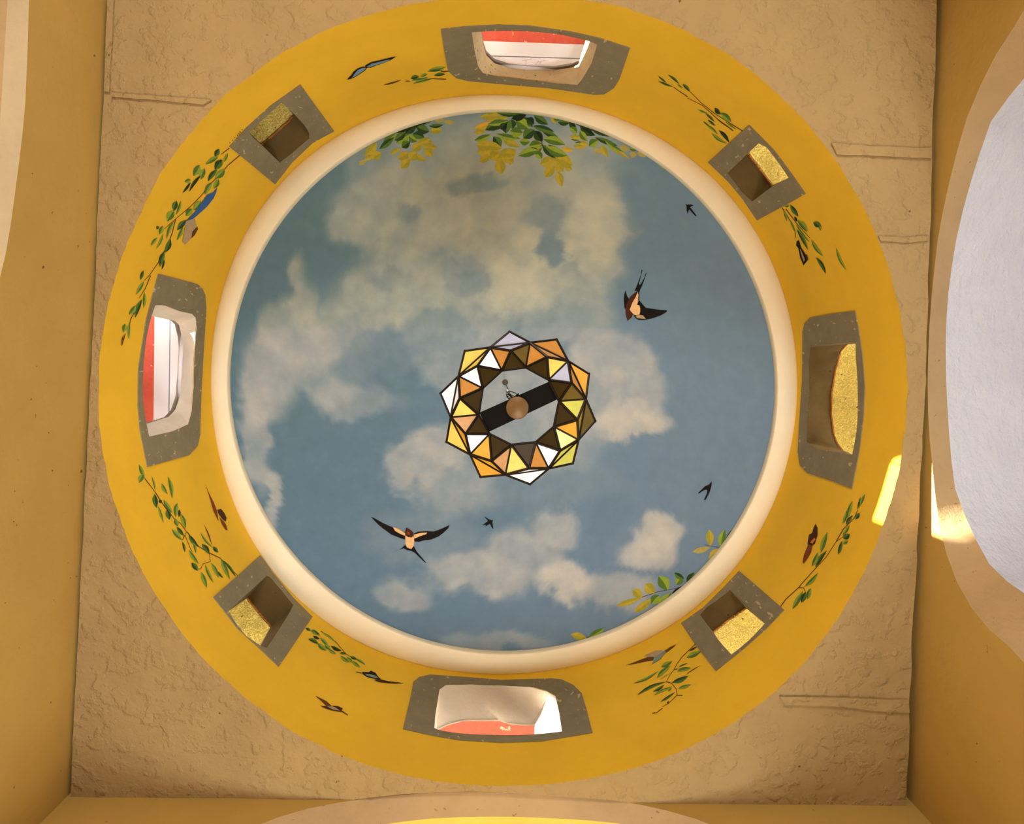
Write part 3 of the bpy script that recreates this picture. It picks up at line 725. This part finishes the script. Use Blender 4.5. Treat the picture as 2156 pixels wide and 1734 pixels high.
sprig('painted_vine', 'longest painted vine, running down past the blue butterfly to the white-revealed window', 'drum', (240, 280, 3.768),
 [[(1000,175),(900,260),(870,300),(760,410),(690,500),(600,590),(490,680),(400,760)], [(915,120),(850,170)], [(490,680),(460,800),(420,900),(350,1030),(280,1130),(240,1170)],
  [(290,1130),(250,1230),(200,1310)], [(180,1390),(130,1480),(120,1560)], [(90,1590),(65,1680)]],
 [(835,125,800,190,42,'d'),(830,185,725,250,38,'m'),(680,252,630,342,60,'m'),(720,280,690,370,48,'m'),(610,370,560,388,34,'m'),(690,335,595,468,26,'vd'),(610,390,545,475,20,'vd'),(905,160,870,235,22,'m'),
  (860,212,800,292,60,'d'),(880,285,800,362,54,'m'),(820,290,745,385,38,'d'),(830,365,790,440,42,'m'),(780,390,720,490,40,'m'),(690,540,630,612,54,'m'),(620,600,570,660,52,'m'),(570,690,500,772,44,'d'),
  (550,740,498,852,32,'m'),(498,538,475,622,46,'d'),(532,535,490,652,24,'m'),(478,615,422,702,60,'m'),(388,735,360,805,38,'m'),(352,738,338,762,24,'d'),(345,828,292,897,24,'m'),(392,798,335,920,20,'m'),
  (476,700,418,842,26,'m'),(450,840,400,952,42,'d'),(402,938,365,1062,40,'d'),(400,1000,378,1085,15,'vd'),(235,1088,210,1167,28,'d'),(240,1175,175,1282,30,'m'),(242,1262,235,1390,30,'m'),(222,1318,168,1467,38,'d'),
  (172,1368,118,1442,38,'m'),(125,1500,120,1640,24,'m'),(88,1512,75,1582,38,'m'),(76,1598,60,1692,14,'b')], GV)
sprig('painted_vine', 'painted vine with jointed brown twigs beside the rust coloured butterfly', 'drum', (270, 960, 5.78),
 [[(205,275),(300,400),(330,440)], [(330,440),(440,610),(560,760),(640,820),(710,920),(690,960),(760,1130),(780,1160)], [(690,960),(660,1020),(640,1010)],
  [(715,920),(860,1100),(990,1180),(1000,1280),(910,1310),(880,1375),(850,1370)], [(995,1180),(1120,1240),(1330,1450)]],
 [(130,98,205,278,48,'m'),(182,215,130,325,66,'m'),(285,242,330,432,24,'m'),(405,330,480,462,46,'m'),(485,248,535,518,50,'m'),(322,458,350,632,66,'d'),(380,528,400,572,44,'vd'),(365,608,432,812,32,'m'),
  (430,528,540,692,54,'m'),(468,655,502,775,64,'d'),(600,568,580,742,56,'m'),(620,648,615,742,32,'vd'),(572,758,610,852,50,'m'),(640,698,700,882,50,'m'),(530,888,660,1022,54,'m'),(590,858,680,972,48,'d'),
  (660,1038,690,1172,32,'d'),(735,948,860,1107,54,'d'),(790,1050,825,1182,32,'m'),(740,1138,862,1312,48,'m'),(770,1295,850,1395,60,'d'),(890,1408,960,1602,54,'m'),(935,1318,1040,1542,38,'m'),(1010,1298,1100,1482,44,'m'),
  (1090,1398,1160,1482,28,'d'),(895,1068,990,1192,60,'d'),(880,928,1030,1112,24,'m'),(922,830,1020,1092,14,'b'),(1035,1098,1095,1172,48,'d'),(1125,1238,1240,1502,58,'m'),(1160,1268,1310,1467,32,'d')], GV)
sprig('painted_vine', 'short painted sprig pointing at the blue-winged butterfly, by the pink-white boarded window', 'drum', (720, 100, 8.983),
 [[(1970,600),(1700,590),(1400,640)], [(2010,450),(1870,455)]],
 [(1640,430,1970,370,66,'m'),(1610,450,1930,420,30,'d'),(1740,530,1962,507,66,'d'),(1870,452,2010,450,20,'b'),(1300,590,1460,548,78,'d'),(1310,620,1630,570,66,'m'),(1490,550,1622,500,56,'m'),(1340,685,1722,590,38,'m'),(785,712,1132,610,28,'b'),(1190,642,1300,640,16,'b')], GV)
sprig('painted_vine', 'sparse painted vine with thin dark leaves, ending at the niche with a brown-broken slab', 'drum', (1360, 140, 3.77),
 [[(765,510),(700,470),(540,370),(440,290),(350,200)], [(690,510),(560,410),(450,310),(330,250)], [(330,240),(220,165)]],
 [(95,74,167,132,15,'d'),(95,114,217,162,18,'d'),(174,64,267,142,20,'d'),(250,140,292,172,15,'m'),(290,140,350,202,26,'d'),(410,340,492,372,16,'m'),(470,370,547,442,18,'d'),(490,424,552,472,20,'d'),(454,434,502,472,11,'d'),
  (478,463,572,542,20,'m'),(520,528,642,612,24,'m'),(578,506,662,607,30,'vd'),(546,328,592,382,34,'vd'),(590,368,677,442,46,'m'),(560,418,702,512,10,'b'),(630,438,722,502,15,'m')], GV)
sprig('painted_vine', 'painted vine with scattered loose leaves, trailing around the black butterfly', 'drum', (1360, 140, 3.77),
 [[(1080,1120),(1130,1200),(1180,1300),(1190,1360)], [(1110,1130),(1200,1250),(1300,1360)]],
 [(1100,1108,1140,1102,26,'m'),(1145,1098,1212,1192,38,'d'),(1090,1140,1120,1232,20,'m'),(1180,1188,1202,1232,20,'vd'),(1203,1218,1282,1314,44,'m'),(1190,1248,1302,1397,18,'m'),(1195,1288,1287,1457,30,'d'),(1138,1208,1192,1332,18,'m'),
  (1328,1235,1392,1270,44,'d'),(1375,1262,1387,1302,22,'l'),(1313,1373,1407,1507,30,'m'),(1348,1513,1427,1647,30,'d'),(1508,1438,1592,1622,22,'m')], GV)
sprig('painted_vine', 'painted vine with paired almond leaves along one thin stem, near the sun patch', 'drum', (1620, 1020, 6.19),
 [[(145,1585),(215,1490),(380,1340),(420,1290),(600,1090),(740,940),(870,740),(960,680),(960,640)], [(380,1340),(450,1345),(465,1390)], [(870,740),(960,580),(1100,440),(1150,330)]],
 [(298,1622,437,1383,66,'m'),(415,1537,472,1393,72,'d'),(500,1492,542,1343,64,'l'),(458,1327,632,1148,54,'m'),(598,1077,747,858,58,'d'),(553,1062,632,878,60,'m'),(668,887,757,613,66,'m'),(898,912,947,728,48,'d'),
  (962,702,1047,642,76,'d'),(960,772,1022,728,50,'l'),(950,652,1042,518,38,'m'),(998,522,1087,398,44,'d'),(953,507,1007,328,44,'m'),(1018,432,1082,208,50,'m'),(1123,452,1172,362,54,'d'),(1148,322,1187,158,32,'d'),(1183,272,1247,118,38,'m')], GV)
sprig('painted_vine', 'painted vine with a curling red-brown stem below the grey hummingbird', 'drum', (1300, 1340, 9.635),
 [[(1580,150),(1450,270),(1300,420),(1200,560),(1150,660),(1060,780),(990,910)], [(1150,660),(1230,650)], [(990,910),(1100,940),(1200,1070),(1210,1180),(1080,1310),(1030,1350),(910,1420)], [(1210,1185),(1320,1190)], [(910,1450),(780,1550)]],
 [(1398,422,1702,288,110,'m'),(1450,290,1622,188,38,'vd'),(1228,622,1432,533,28,'d'),(1240,652,1492,630,80,'m'),(1208,702,1402,670,56,'l'),(1103,927,1442,788,100,'d'),(1380,772,1692,578,16,'b'),(1228,1052,1492,968,68,'m'),(878,612,1112,488,98,'m'),
  (798,832,1082,588,88,'m'),(318,942,832,688,56,'m'),(398,1182,992,908,62,'d'),(718,1112,952,968,56,'d'),(738,1182,1112,1008,50,'m'),(1020,1102,1102,1028,44,'m'),(868,1322,1172,1118,50,'d'),(858,882,1102,718,22,'o'),(1010,1352,1042,1308,50,'b'),(698,1562,782,1538,20,'b')], GV, 1.8)
sprig('painted_vine', 'dense painted sprig between a square niche and the dark teal butterfly it points at', 'drum', (620, 1300, 7.88),
 [[(440,220),(690,400),(760,490),(860,600),(920,640)]],
 [(183,168,272,212,50,'d'),(268,198,402,292,56,'m'),(298,188,432,302,24,'d'),(308,298,422,352,50,'vd'),(228,348,402,432,66,'d'),(388,418,532,542,76,'l'),(428,328,562,472,56,'m'),(498,448,602,522,66,'l'),(558,518,692,602,50,'l'),
  (458,238,692,412,30,'m'),(608,468,782,547,60,'vd'),(748,588,862,602,38,'d'),(768,628,912,742,56,'l'),(858,658,972,742,50,'m'),(918,638,1052,692,50,'d'),(958,718,1092,822,56,'m'),(1008,668,1182,782,42,'m')], GV, 1.6)

# butterflies, hummingbirds
motif('painted_butterfly', 'painted pale blue butterfly edged in black, near the pink-white boarded window', 'painted butterfly', GB, 'drum', (720, 100, 8.983), [
 ('wing', 'k', [(95,610),(180,520),(220,460),(300,400),(380,370),(490,375),(430,440),(330,510),(230,570),(150,600)]),
 ('wing', 'k', [(430,360),(480,320),(560,280),(700,250),(900,200),(1030,170),(930,235),(800,290),(650,340),(540,385),(470,380)]),
 ('wing_patch', 'bl', [(190,575),(230,505),(300,425),(380,388),(465,385),(400,445),(300,515)]),
 ('wing_patch', 'bl', [(470,362),(560,305),(700,275),(850,235),(925,225),(800,282),(640,332),(530,372)])])
motif('painted_butterfly', 'painted deep blue and grey butterfly hanging on the longest vine', 'painted butterfly', GB, 'drum', (240, 280, 3.768), [
 ('wing', 'db', [(820,430),(790,470),(740,490),(690,560),(640,630),(580,690),(545,730),(600,702),(660,655),(740,582),(790,520),(812,470)]),
 ('wing', 'gr', [(570,700),(640,676),(660,740),(640,810),(565,885),(545,860),(560,780)]),
 ('wing_tip', 'b', [(660,740),(668,760),(640,812),(612,836),(622,780)])])
motif('painted_butterfly', 'painted rust brown butterfly beside the vine with jointed twigs', 'painted butterfly', GB, 'drum', (270, 960, 5.78), [
 ('wing', 'ru', [(940,340),(985,450),(1040,560),(1080,660),(1100,790),(1040,670),(1010,560),(970,430)]),
 ('wing', 'dbr', [(1085,650),(1130,640),(1170,690),(1198,750),(1187,795),(1150,765),(1100,700)]),
 ('wing_tip', 'ru', [(1110,740),(1160,790),(1190,830),(1212,900),(1188,897),(1140,820)])])
motif('painted_butterfly', 'painted brown and orange butterfly beside the paired-leaf vine', 'painted butterfly', GB, 'drum', (1620, 1020, 6.19), [
 ('wing', 'dbr', [(600,508),(625,560),(625,660),(590,770),(555,790),(500,785),(495,760),(515,650),(555,630),(575,560)]),
 ('wing', 'ru', [(500,790),(560,785),(540,880),(480,980),(440,1032),(430,1000),(450,910)]),
 ('wing_patch', 'or', [(530,750),(585,690),(600,712),(560,768)])])
motif('painted_butterfly', 'painted black butterfly with streaked wings among the loose leaves', 'painted butterfly', GB, 'drum', (1360, 140, 3.77), [
 ('wing', 'k', [(1195,1385),(1215,1378),(1232,1440),(1272,1500),(1280,1540),(1250,1578),(1225,1520),(1208,1440),(1192,1420)]),
 ('wing_streak', 'gr', [(1222,1450),(1228,1450),(1262,1530),(1252,1550),(1238,1510)]),
 ('wing_tip', 'b', [(1278,1490),(1288,1530),(1280,1542),(1270,1500)])])
motif('painted_butterfly', 'painted dark teal butterfly with one long thin wing, at the end of the dense sprig', 'painted butterfly', GB, 'drum', (620, 1300, 7.88), [
 ('wing', 'k', [(1120,898),(1165,898),(1232,903),(1270,876),(1342,910),(1402,990),(1442,1020),(1380,1017),(1290,1000),(1200,978),(1130,925)]),
 ('wing_patch', 'tl', [(1172,930),(1260,938),(1350,960),(1392,1002),(1290,985),(1200,960)]),
 ('wing', 'dbr', [(1320,1030),(1400,1015),(1560,1050),(1822,1083),(1700,1087),(1580,1083),(1400,1062)]),
 ('antenna', 'b', [(1008,898),(1040,892),(1122,910),(1118,920)])])
motif('painted_hummingbird', 'painted grey hummingbird with a long beak above the curling red-brown vine stem', 'painted bird', GB, 'drum', (1300, 1340, 9.635), [
 ('wing', 'gr', [(540,380),(640,330),(790,275),(900,268),(940,300),(880,330),(800,390),(740,422)]),
 ('wing', 'b', [(165,575),(300,530),(450,470),(600,415),(720,405),(762,430),(740,470),(600,490),(450,522),(300,552)]),
 ('body', 'tl', [(740,420),(900,320),(980,248),(1002,290),(930,362),(880,440),(800,492),(690,557),(720,500)]),
 ('beak', 'b', [(960,290),(985,265),(1060,210),(1200,145),(1100,230),(1000,308)])])
motif('painted_hummingbird', 'small painted brown hummingbird alone on plain yellow below the dark teal butterfly', 'painted bird', GB, 'drum', (620, 1300, 7.88), [
 ('wing', 'b', [(345,1290),(450,1340),(530,1380),(612,1455),(540,1468),(440,1370)]),
 ('body', 'dbr', [(425,1455),(530,1465),(620,1456),(720,1463),(802,1500),(780,1545),(770,1557),(620,1532),(500,1492)]),
 ('breast', 'gr', [(540,1472),(620,1462),(700,1500),(755,1542),(640,1520)]),
 ('beak', 'dbr', [(775,1545),(795,1540),(892,1608),(880,1614)])])
# swallows on the dome
motif('painted_swallow', 'large painted swallow seen from below with both wings spread and red throat', 'painted bird', GK, 'dome', (760, 1070, 7.187), [
 ('wing', 'k', [(150,125),(210,150),(330,220),(440,270),(530,295),(665,365),(670,470),(600,450),(540,425),(460,395),(400,350),(330,300),(270,250),(200,180)]),
 ('wing', 'k', [(800,378),(870,350),(1000,345),(1100,350),(1200,315),(1280,280),(1342,250),(1320,300),(1250,365),(1180,420),(1060,470),(960,480),(880,505),(803,497)]),
 ('tail', 'k', [(665,550),(620,600),(435,682),(560,625),(650,602),(700,632),(760,640),(812,668),(960,812),(992,826),(845,652),(800,570),(760,618),(700,598)]),
 ('breast', 'c', [(672,415),(800,425),(806,500),(796,570),(760,612),(700,592),(672,530)]),
 ('wing_patch', 'c', [(480,280),(560,305),(668,375),(668,415),(590,382),(520,342)]),
 ('wing_patch', 'c', [(802,395),(900,370),(1002,363),(985,390),(900,417),(803,457)]),
 ('head', 'dbr', [(685,288),(730,310),(790,360),(797,400),(770,437),(710,432),(672,402),(668,350)]),
 ('throat', 'r', [(702,345),(740,368),(736,397),(704,392)])])
motif('painted_swallow', 'large painted swallow diving with forked tail raised and one wing swept out', 'painted bird', GK, 'dome', (1290, 560, 13.338), [
 ('wing', 'k', [(365,668),(400,830),(455,920),(400,1030),(355,1200),(330,1180),(310,1000),(308,880),(338,750)]),
 ('tail', 'k', [(840,105),(790,290),(745,470),(752,540),(800,490),(900,300),(935,178),(948,200),(900,350),(820,560),(770,660),(748,740),(748,950),(700,960),(715,740),(690,700),(618,690),(690,520),(788,250),(815,110)]),
 ('wing', 'k', [(740,950),(830,1060),(930,1170),(1050,1190),(1330,1230),(1530,1238),(1510,1290),(1330,1390),(1100,1470),(880,1512),(720,1507),(640,1462),(588,1380),(740,1350),(760,1250),(740,1130),(690,1090)]),
 ('flank', 'dbr', [(690,698),(500,850),(400,1030),(358,1200),(480,1235),(570,1000),(700,830)]),
 ('breast', 'c', [(700,738),(722,800),(712,950),(682,1095),(740,1098),(772,1160),(772,1280),(750,1362),(640,1372),(560,1332),(478,1222),(560,1010),(640,880)]),
 ('wing_patch', 'gr', [(640,1384),(760,1368),(850,1382),(930,1482),(800,1472),(680,1460)]),
 ('head', 'dbr', [(358,1208),(480,1238),(572,1340),(540,1432),(418,1534),(383,1440),(362,1310)])])
motif('painted_swallow', 'tiny black painted swallow like an arrow, near the rim on the thin-vine side', 'painted bird', GK, 'dome', (1400, 410, 21.56), [
 ('silhouette', 'k', [(925,395),(1030,460),(1150,430),(1300,480),(1180,530),(1150,575),(1440,945),(1385,975),(1105,665),(1060,760),(1045,890),(985,720),(978,500)])])
motif('painted_swallow', 'tiny black painted swallow shaped like a hook, on clear sky toward the brown butterfly', 'painted bird', GK, 'dome', (1440, 1000, 26.95), [
 ('silhouette', 'k', [(1580,340),(1562,600),(1500,830),(1400,1080),(1210,1430),(1140,1390),(1290,1050),(1335,880),(1290,815),(1150,850),(1000,930),(860,1040),(805,1010),(1000,820),(1200,620),(1420,540)])])
motif('painted_swallow', 'tiny black painted swallow beside the large spread-winged one', 'painted bird', GK, 'dome', (760, 1070, 7.187), [
 ('silhouette', 'k', [(1860,120),(1950,172),(1998,180),(1988,210),(2005,305),(1988,300),(1950,230),(1885,272),(1890,248),(1836,252),(1910,200),(1920,182)])])

# foliage on the dome: pale leaves first, dark ones on top
sprig('painted_foliage', 'painted leaf spray with the darkest cluster tucked under the rim, nearest the golden-slab niche', 'dome', (740, 230, 8.983), [],
 [(1560,200,1760,195,110,'p'),(1740,230,1960,250,90,'p'),(1480,420,1722,400,140,'o'),(240,880,480,630,170,'o'),(395,945,565,815,190,'o'),(245,945,405,865,110,'o'),(130,1060,300,950,90,'p'),(720,852,935,725,90,'o'),
  (1240,655,1490,545,130,'y'),(1150,785,1355,655,170,'y'),(1330,660,1625,722,150,'y'),(1390,735,1525,898,180,'o'),(1195,855,1415,965,115,'o'),(1100,955,1235,815,200,'y'),(880,935,1095,825,180,'o'),(935,1120,1105,925,160,'y'),(1280,640,1540,620,120,'y'),
  (600,625,850,435,160,'m'),(855,645,1105,475,210,'l'),(1085,500,1245,605,160,'l'),(950,725,1112,610,160,'d'),(530,752,815,525,120,'d'),(815,592,1035,425,140,'d'),(1025,460,1225,295,170,'vd'),
  (1235,330,1475,420,190,'d'),(1155,468,1380,535,160,'d'),(1465,312,1742,290,85,'d'),(1400,265,1540,178,80,'d'),(700,460,1530,195,110,'vd'),(1000,380,1500,210,90,'x')], GF)
sprig('painted_foliage', 'widest painted leaf cluster with green and mustard leaves, in front of the pink-white boarded window', 'dome', (980, 225, 8.292), [[(1330,600),(1340,660),(1240,740)]],
 [(250,180,520,150,100,'o'),(340,225,762,180,110,'o'),(380,140,700,120,90,'y'),(160,382,455,265,135,'g'),(140,452,350,440,95,'y'),(190,660,480,655,190,'y'),(195,792,625,735,250,'y'),(235,955,445,845,135,'y'),(430,910,600,795,200,'y'),(300,680,640,720,160,'y'),
  (560,900,895,755,260,'y'),(625,1175,620,890,190,'y'),(755,930,845,965,130,'y'),(700,800,860,840,140,'y'),(640,560,955,702,125,'o'),(1305,1005,1565,895,190,'o'),(1555,900,1875,1015,240,'o'),(1595,960,1705,1135,170,'o'),(1735,1060,1865,1092,115,'y'),(1450,900,1640,960,160,'o'),
  (1390,1225,1562,1025,175,'o'),(1608,1115,1685,1395,145,'o'),(1675,720,1885,762,85,'g'),(880,235,1105,385,200,'l'),(780,420,1005,450,190,'l'),(1350,560,1745,662,155,'l'),(1400,690,1785,852,165,'m'),(925,852,1295,758,155,'l'),(1110,680,1335,640,165,'l'),(945,600,1125,610,135,'l'),(1235,795,1335,905,130,'l'),(1140,800,1340,700,140,'l'),
  (340,405,785,258,180,'d'),(380,300,765,228,90,'m'),(690,275,712,462,160,'d'),(800,215,822,385,160,'d'),(610,390,720,280,130,'vd'),(1000,180,1175,355,130,'d'),(540,100,1000,122,80,'d'),(880,112,1350,128,70,'vd'),(800,202,1065,138,120,'x'),(1068,195,1195,305,140,'vd'),
  (1195,148,1445,305,140,'d'),(1175,330,1555,432,115,'d'),(1345,438,1635,553,95,'d'),(535,470,970,553,115,'m'),(488,515,615,715,160,'d'),(155,585,445,478,115,'m'),(1010,548,1205,395,190,'d'),(1205,415,1345,605,160,'vd'),(1335,658,1575,898,130,'d'),(1088,740,1265,740,60,'vd'),(1438,660,1612,712,38,'d')], GF)
sprig('painted_foliage', 'narrow painted leaf band hugging the rim with bright yellow leaves and a touch of pale blue', 'dome', (1140, 225, 6.7375), [],
 [(135,148,215,235,60,'y'),(1100,560,1255,605,90,'p'),(1345,648,1485,712,65,'p'),(1250,660,1355,682,95,'p'),(395,420,605,462,75,'y'),(455,560,665,538,85,'o'),(540,500,660,540,70,'y'),(735,600,855,642,85,'p'),(845,538,945,715,95,'y'),(940,560,1255,742,65,'y'),
  (895,468,1165,642,65,'l'),(405,290,510,375,95,'m'),(545,335,655,485,95,'m'),(675,560,805,468,120,'m'),(755,430,1085,552,75,'d'),(170,150,265,190,65,'d'),(232,218,405,230,105,'d'),(398,198,495,315,85,'vd'),(480,240,840,372,75,'d'),(545,290,765,405,105,'vd'),(695,310,965,422,85,'d'),
  (1148,488,1265,532,28,'vd'),(1248,590,1365,602,65,'m'),(1385,598,1535,712,38,'d'),(415,455,545,472,20,'d'),(475,512,575,500,22,'d'),(1680,830,1745,872,34,'l'),(1860,970,1965,1022,30,'l')], GF)
sprig('painted_foliage', 'small five-leaf painted sprig at the rim nearest the brown and orange butterfly', 'dome', (1160, 1080, 3.993), [[(1460,295),(1340,275),(1290,265)]],
 [(1330,138,1342,277,68,'o'),(1188,326,1342,285,52,'p'),(1428,292,1462,133,64,'m'),(1476,262,1534,126,66,'d'),(1325,384,1442,298,62,'o')], GF, 1.4)
sprig('painted_foliage', 'long painted branch with a dozen rounded leaves beside the pitted greenish-yellow niche', 'dome', (1160, 1080, 3.993), [[(750,710),(900,660),(1060,630),(1130,605)]],
 [(1248,532,1342,408,48,'d'),(1146,592,1204,496,70,'d'),(1052,602,1112,528,72,'m'),(1038,500,1122,552,48,'d'),(905,528,982,652,102,'m'),(796,590,872,672,92,'o'),(688,640,764,712,76,'o'),(545,782,762,710,48,'o'),(698,832,854,716,64,'o'),
  (845,762,914,686,76,'m'),(898,804,1004,666,96,'m'),(1006,724,1132,608,54,'vd')], GF, 1.4)
sprig('painted_foliage', 'pair of painted leaves peeping over the rim near the low cream arch', 'dome', (1157, 1070, 3.993), [[(300,1090),(360,1070)]],
 [(178,1058,312,1092,64,'o'),(328,1084,462,1003,58,'m')], GF, 1.4)
# the painter's tiny signature by the golden-slab niche
sg = empty('painted_signature', 'tiny brown painted signature along the edge of the golden-slab niche surround', 'signature')
for a in ([(1140,500),(1165,560)], [(980,640),(1100,700)], [(920,750),(1000,790)], [(850,840),(900,920)], [(690,980),(720,1020)], [(540,1120),(590,1180)], [(380,1330),(440,1290)], [(800,1010),(830,1050)]):
    vs, fs = stroke('drum', (470, 255, 28.9), a, 2.0, 0.003); meshobj('letter_mark', vs, fs, pm('sig'), sg)

# ------------------------------------------------------------------ the hanging lantern of triangular panes
LH = 3.40
LC = (900, 670, 4.563)
Tp = [(790,130),(1240,205),(1550,535),(1610,985),(1395,1390),(985,1590),(510,1520),(185,1185),(128,720),(360,315)]
Mp = [(605,280),(985,235),(1350,410),(1520,775),(1450,1165),(1165,1440),(750,1500),(410,1305),(225,950),(300,555)]
Np = [(800,310),(1150,370),(1385,620),(1440,975),(1275,1270),(975,1440),(615,1370),(365,1110),(310,765),(480,455)]
Ip = [(715,500),(945,470),(1165,590),(1265,795),(1215,1040),(1040,1190),(805,1215),(595,1110),(490,925),(530,670)]
def lv(p, h): return Vector(on_z(at(LC, [p])[0], h))
TV = [lv(p, LH + 0.045) for p in Tp]; MV = [lv(p, LH + 0.0) for p in Mp]; NV = [lv(p, LH - 0.03) for p in Np]; IV = [lv(p, LH + 0.03) for p in Ip]
MU = [v + Vector((0, 0, 0.10)) for v in MV]; NU = [v + Vector((0, 0, 0.13)) for v in NV]
lantern = empty('lantern', 'hanging star-shaped ring lantern of triangular panes with painted amber, yellow, white and dark reflections', 'lantern')
cz_ = sum(TV, Vector()) / 10
PANE_REFL = {'amber': (178, 126, 60), 'gold': (208, 158, 60), 'lime': (190, 192, 92), 'white': (232, 242, 255), 'lav': (168, 176, 204), 'olive': (92, 78, 34), 'tan': (184, 140, 92), 'dark': (52, 40, 14), 'yel': (220, 198, 100)}  # reflections of drum, windows and dark room painted into the pane colours
for k_, c_ in PANE_REFL.items():
    MAT['g_' + k_] = mat('pane_reflection_' + k_, c_, 0.2 if k_ != 'dark' else 0.4, 0.1, 30, spec=0.4 if k_ != 'dark' else 0.1)
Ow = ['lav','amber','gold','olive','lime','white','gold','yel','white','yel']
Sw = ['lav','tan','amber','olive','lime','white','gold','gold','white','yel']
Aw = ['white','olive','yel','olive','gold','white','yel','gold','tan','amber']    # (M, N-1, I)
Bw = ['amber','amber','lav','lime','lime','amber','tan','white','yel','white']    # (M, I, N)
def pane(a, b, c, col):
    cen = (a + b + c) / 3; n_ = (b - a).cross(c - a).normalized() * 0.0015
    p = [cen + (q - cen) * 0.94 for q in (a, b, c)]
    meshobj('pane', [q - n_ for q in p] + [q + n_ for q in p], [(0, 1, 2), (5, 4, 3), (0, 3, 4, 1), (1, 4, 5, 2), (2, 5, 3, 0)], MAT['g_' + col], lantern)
edges = set()
def edge(a, b): edges.add((min(a, b), max(a, b)))
V = TV + MV + NV + IV
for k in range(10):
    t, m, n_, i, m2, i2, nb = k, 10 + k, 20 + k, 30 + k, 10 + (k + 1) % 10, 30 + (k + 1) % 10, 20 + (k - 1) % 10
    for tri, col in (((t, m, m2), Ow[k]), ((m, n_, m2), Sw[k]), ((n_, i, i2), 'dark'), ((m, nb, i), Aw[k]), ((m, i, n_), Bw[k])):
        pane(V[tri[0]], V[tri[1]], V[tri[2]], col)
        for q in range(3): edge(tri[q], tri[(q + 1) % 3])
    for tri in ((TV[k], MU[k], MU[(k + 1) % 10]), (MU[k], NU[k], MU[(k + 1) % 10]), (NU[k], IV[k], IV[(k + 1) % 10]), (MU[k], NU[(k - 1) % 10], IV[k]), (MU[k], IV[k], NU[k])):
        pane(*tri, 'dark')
VS = []; FS = []
for a, b in sorted(edges):
    vs, fs = tube([V[a], V[b]], 0.0062, 6); o_ = len(VS); VS += vs; FS += [tuple(x + o_ for x in f) for f in fs]
for k in range(10):
    for a, b in ((TV[k], MU[k]), (TV[k], MU[(k + 1) % 10]), (MU[k], MU[(k + 1) % 10]), (NU[k], IV[k]), (NU[k], IV[(k + 1) % 10]), (MU[k], NU[k]), (MU[(k + 1) % 10], NU[k]), (MU[k], IV[k])):
        vs, fs = tube([a, b], 0.0042, 5); o_ = len(VS); VS += vs; FS += [tuple(x + o_ for x in f) for f in fs]
meshobj('leading', VS, FS, MAT['solder'], lantern)
for k in range(10):
    bm = bmesh.new(); bmesh.ops.create_icosphere(bm, subdivisions=2, radius=0.0075, matrix=Matrix.Translation(TV[k]))
    me = bpy.data.meshes.new('solder_knob'); bm.to_mesh(me); bm.free(); me.materials.append(MAT['solder'])
    o = bpy.data.objects.new('solder_knob', me); COL.objects.link(o); o.parent = lantern
bar_h = LH + 0.045
bar = prism('crossbar', [tuple(lv(p, bar_h))[:2] for p in ((505,908),(1175,610),(1255,770),(590,1085))], bar_h + CAM_H, bar_h + CAM_H + 0.012, MAT['black'], lantern, 0.002)
dc = lv((864, 860), bar_h - 0.02); nn = 40
vs = []; rr = 110 / 4.563 / FPX * (bar_h - 0.02)
for z_, r_k in ((0.0, 0.0), (0.0, 0.94), (0.003, 1.0), (0.014, 1.0), (0.02, 0.9)):
    vs += [(dc.x + rr * r_k * math.cos(2 * math.pi * j / nn), dc.y + rr * r_k * math.sin(2 * math.pi * j / nn), dc.z + z_) for j in range(nn)]
meshobj('disc', vs, [(q * nn + j, q * nn + (j + 1) % nn, (q + 1) * nn + (j + 1) % nn, (q + 1) * nn + j) for q in range(4) for j in range(nn)], MAT['brass'], bar, smooth=True)
cx_, cy_ = dc.x - 0.02, dc.y - 0.035
topz = dome_h(cx_, cy_) + CAM_H
vs, fs = tube([(cx_, cy_, dc.z + 0.02), (cx_ - 0.004, cy_, dc.z + 0.6), (cx_ - 0.012, cy_ - 0.01, topz)], 0.005, 8)
wire = meshobj('suspension_wire', vs, fs, MAT['wire'], lantern)
hp = [(cx_ + 0.028 * math.cos(a * 0.5), cy_ - 0.012 + 0.012 * math.sin(a * 0.9), dc.z + 0.05 + 0.006 * a) for a in range(16)]
vs, fs = tube(hp, 0.0032, 6); meshobj('hook', vs, fs, MAT['black'], wire)
hp = [(cx_ - 0.03 * math.sin(a * 0.6), cy_ - 0.02 + 0.014 * math.cos(a * 0.7), dc.z + 0.10 + 0.008 * a) for a in range(14)]
vs, fs = tube(hp, 0.002, 6); meshobj('hook', vs, fs, MAT['wire'], wire)
# ceiling rose that carries the wire
vs = []
for z_, r_k in ((-0.02, 0.0), (-0.02, 0.01), (-0.008, 0.022), (0.004, 0.025)):
    vs += [(cx_ - 0.012 + r_k * math.cos(2 * math.pi * j / 24), cy_ - 0.01 + r_k * math.sin(2 * math.pi * j / 24), topz + z_) for j in range(24)]
meshobj('ceiling_hook_plate', vs, [(q * 24 + j, q * 24 + (j + 1) % 24, (q + 1) * 24 + (j + 1) % 24, (q + 1) * 24 + j) for q in range(3) for j in range(24)], MAT['wire'], lantern, smooth=True)

# broken brown edges along the inner side of the rough yellow slabs
for key in ('east', 'northwest', 'northeast', 'southwest', 'southeast'):
    w = WIN[key]; p = []
    for k, (t, z) in enumerate(w['out2'][12:41]):
        q = 0.004 * noise.noise(Vector((t * 60, z * 60, k)))
        p.append(drum_pt(t, z - 0.004 + q, w['T'] - 0.002 + q))
    vs, fs = tube(p, 0.007, 6); meshobj('broken_edge', vs, fs, MAT['brownedge'], w['root'])
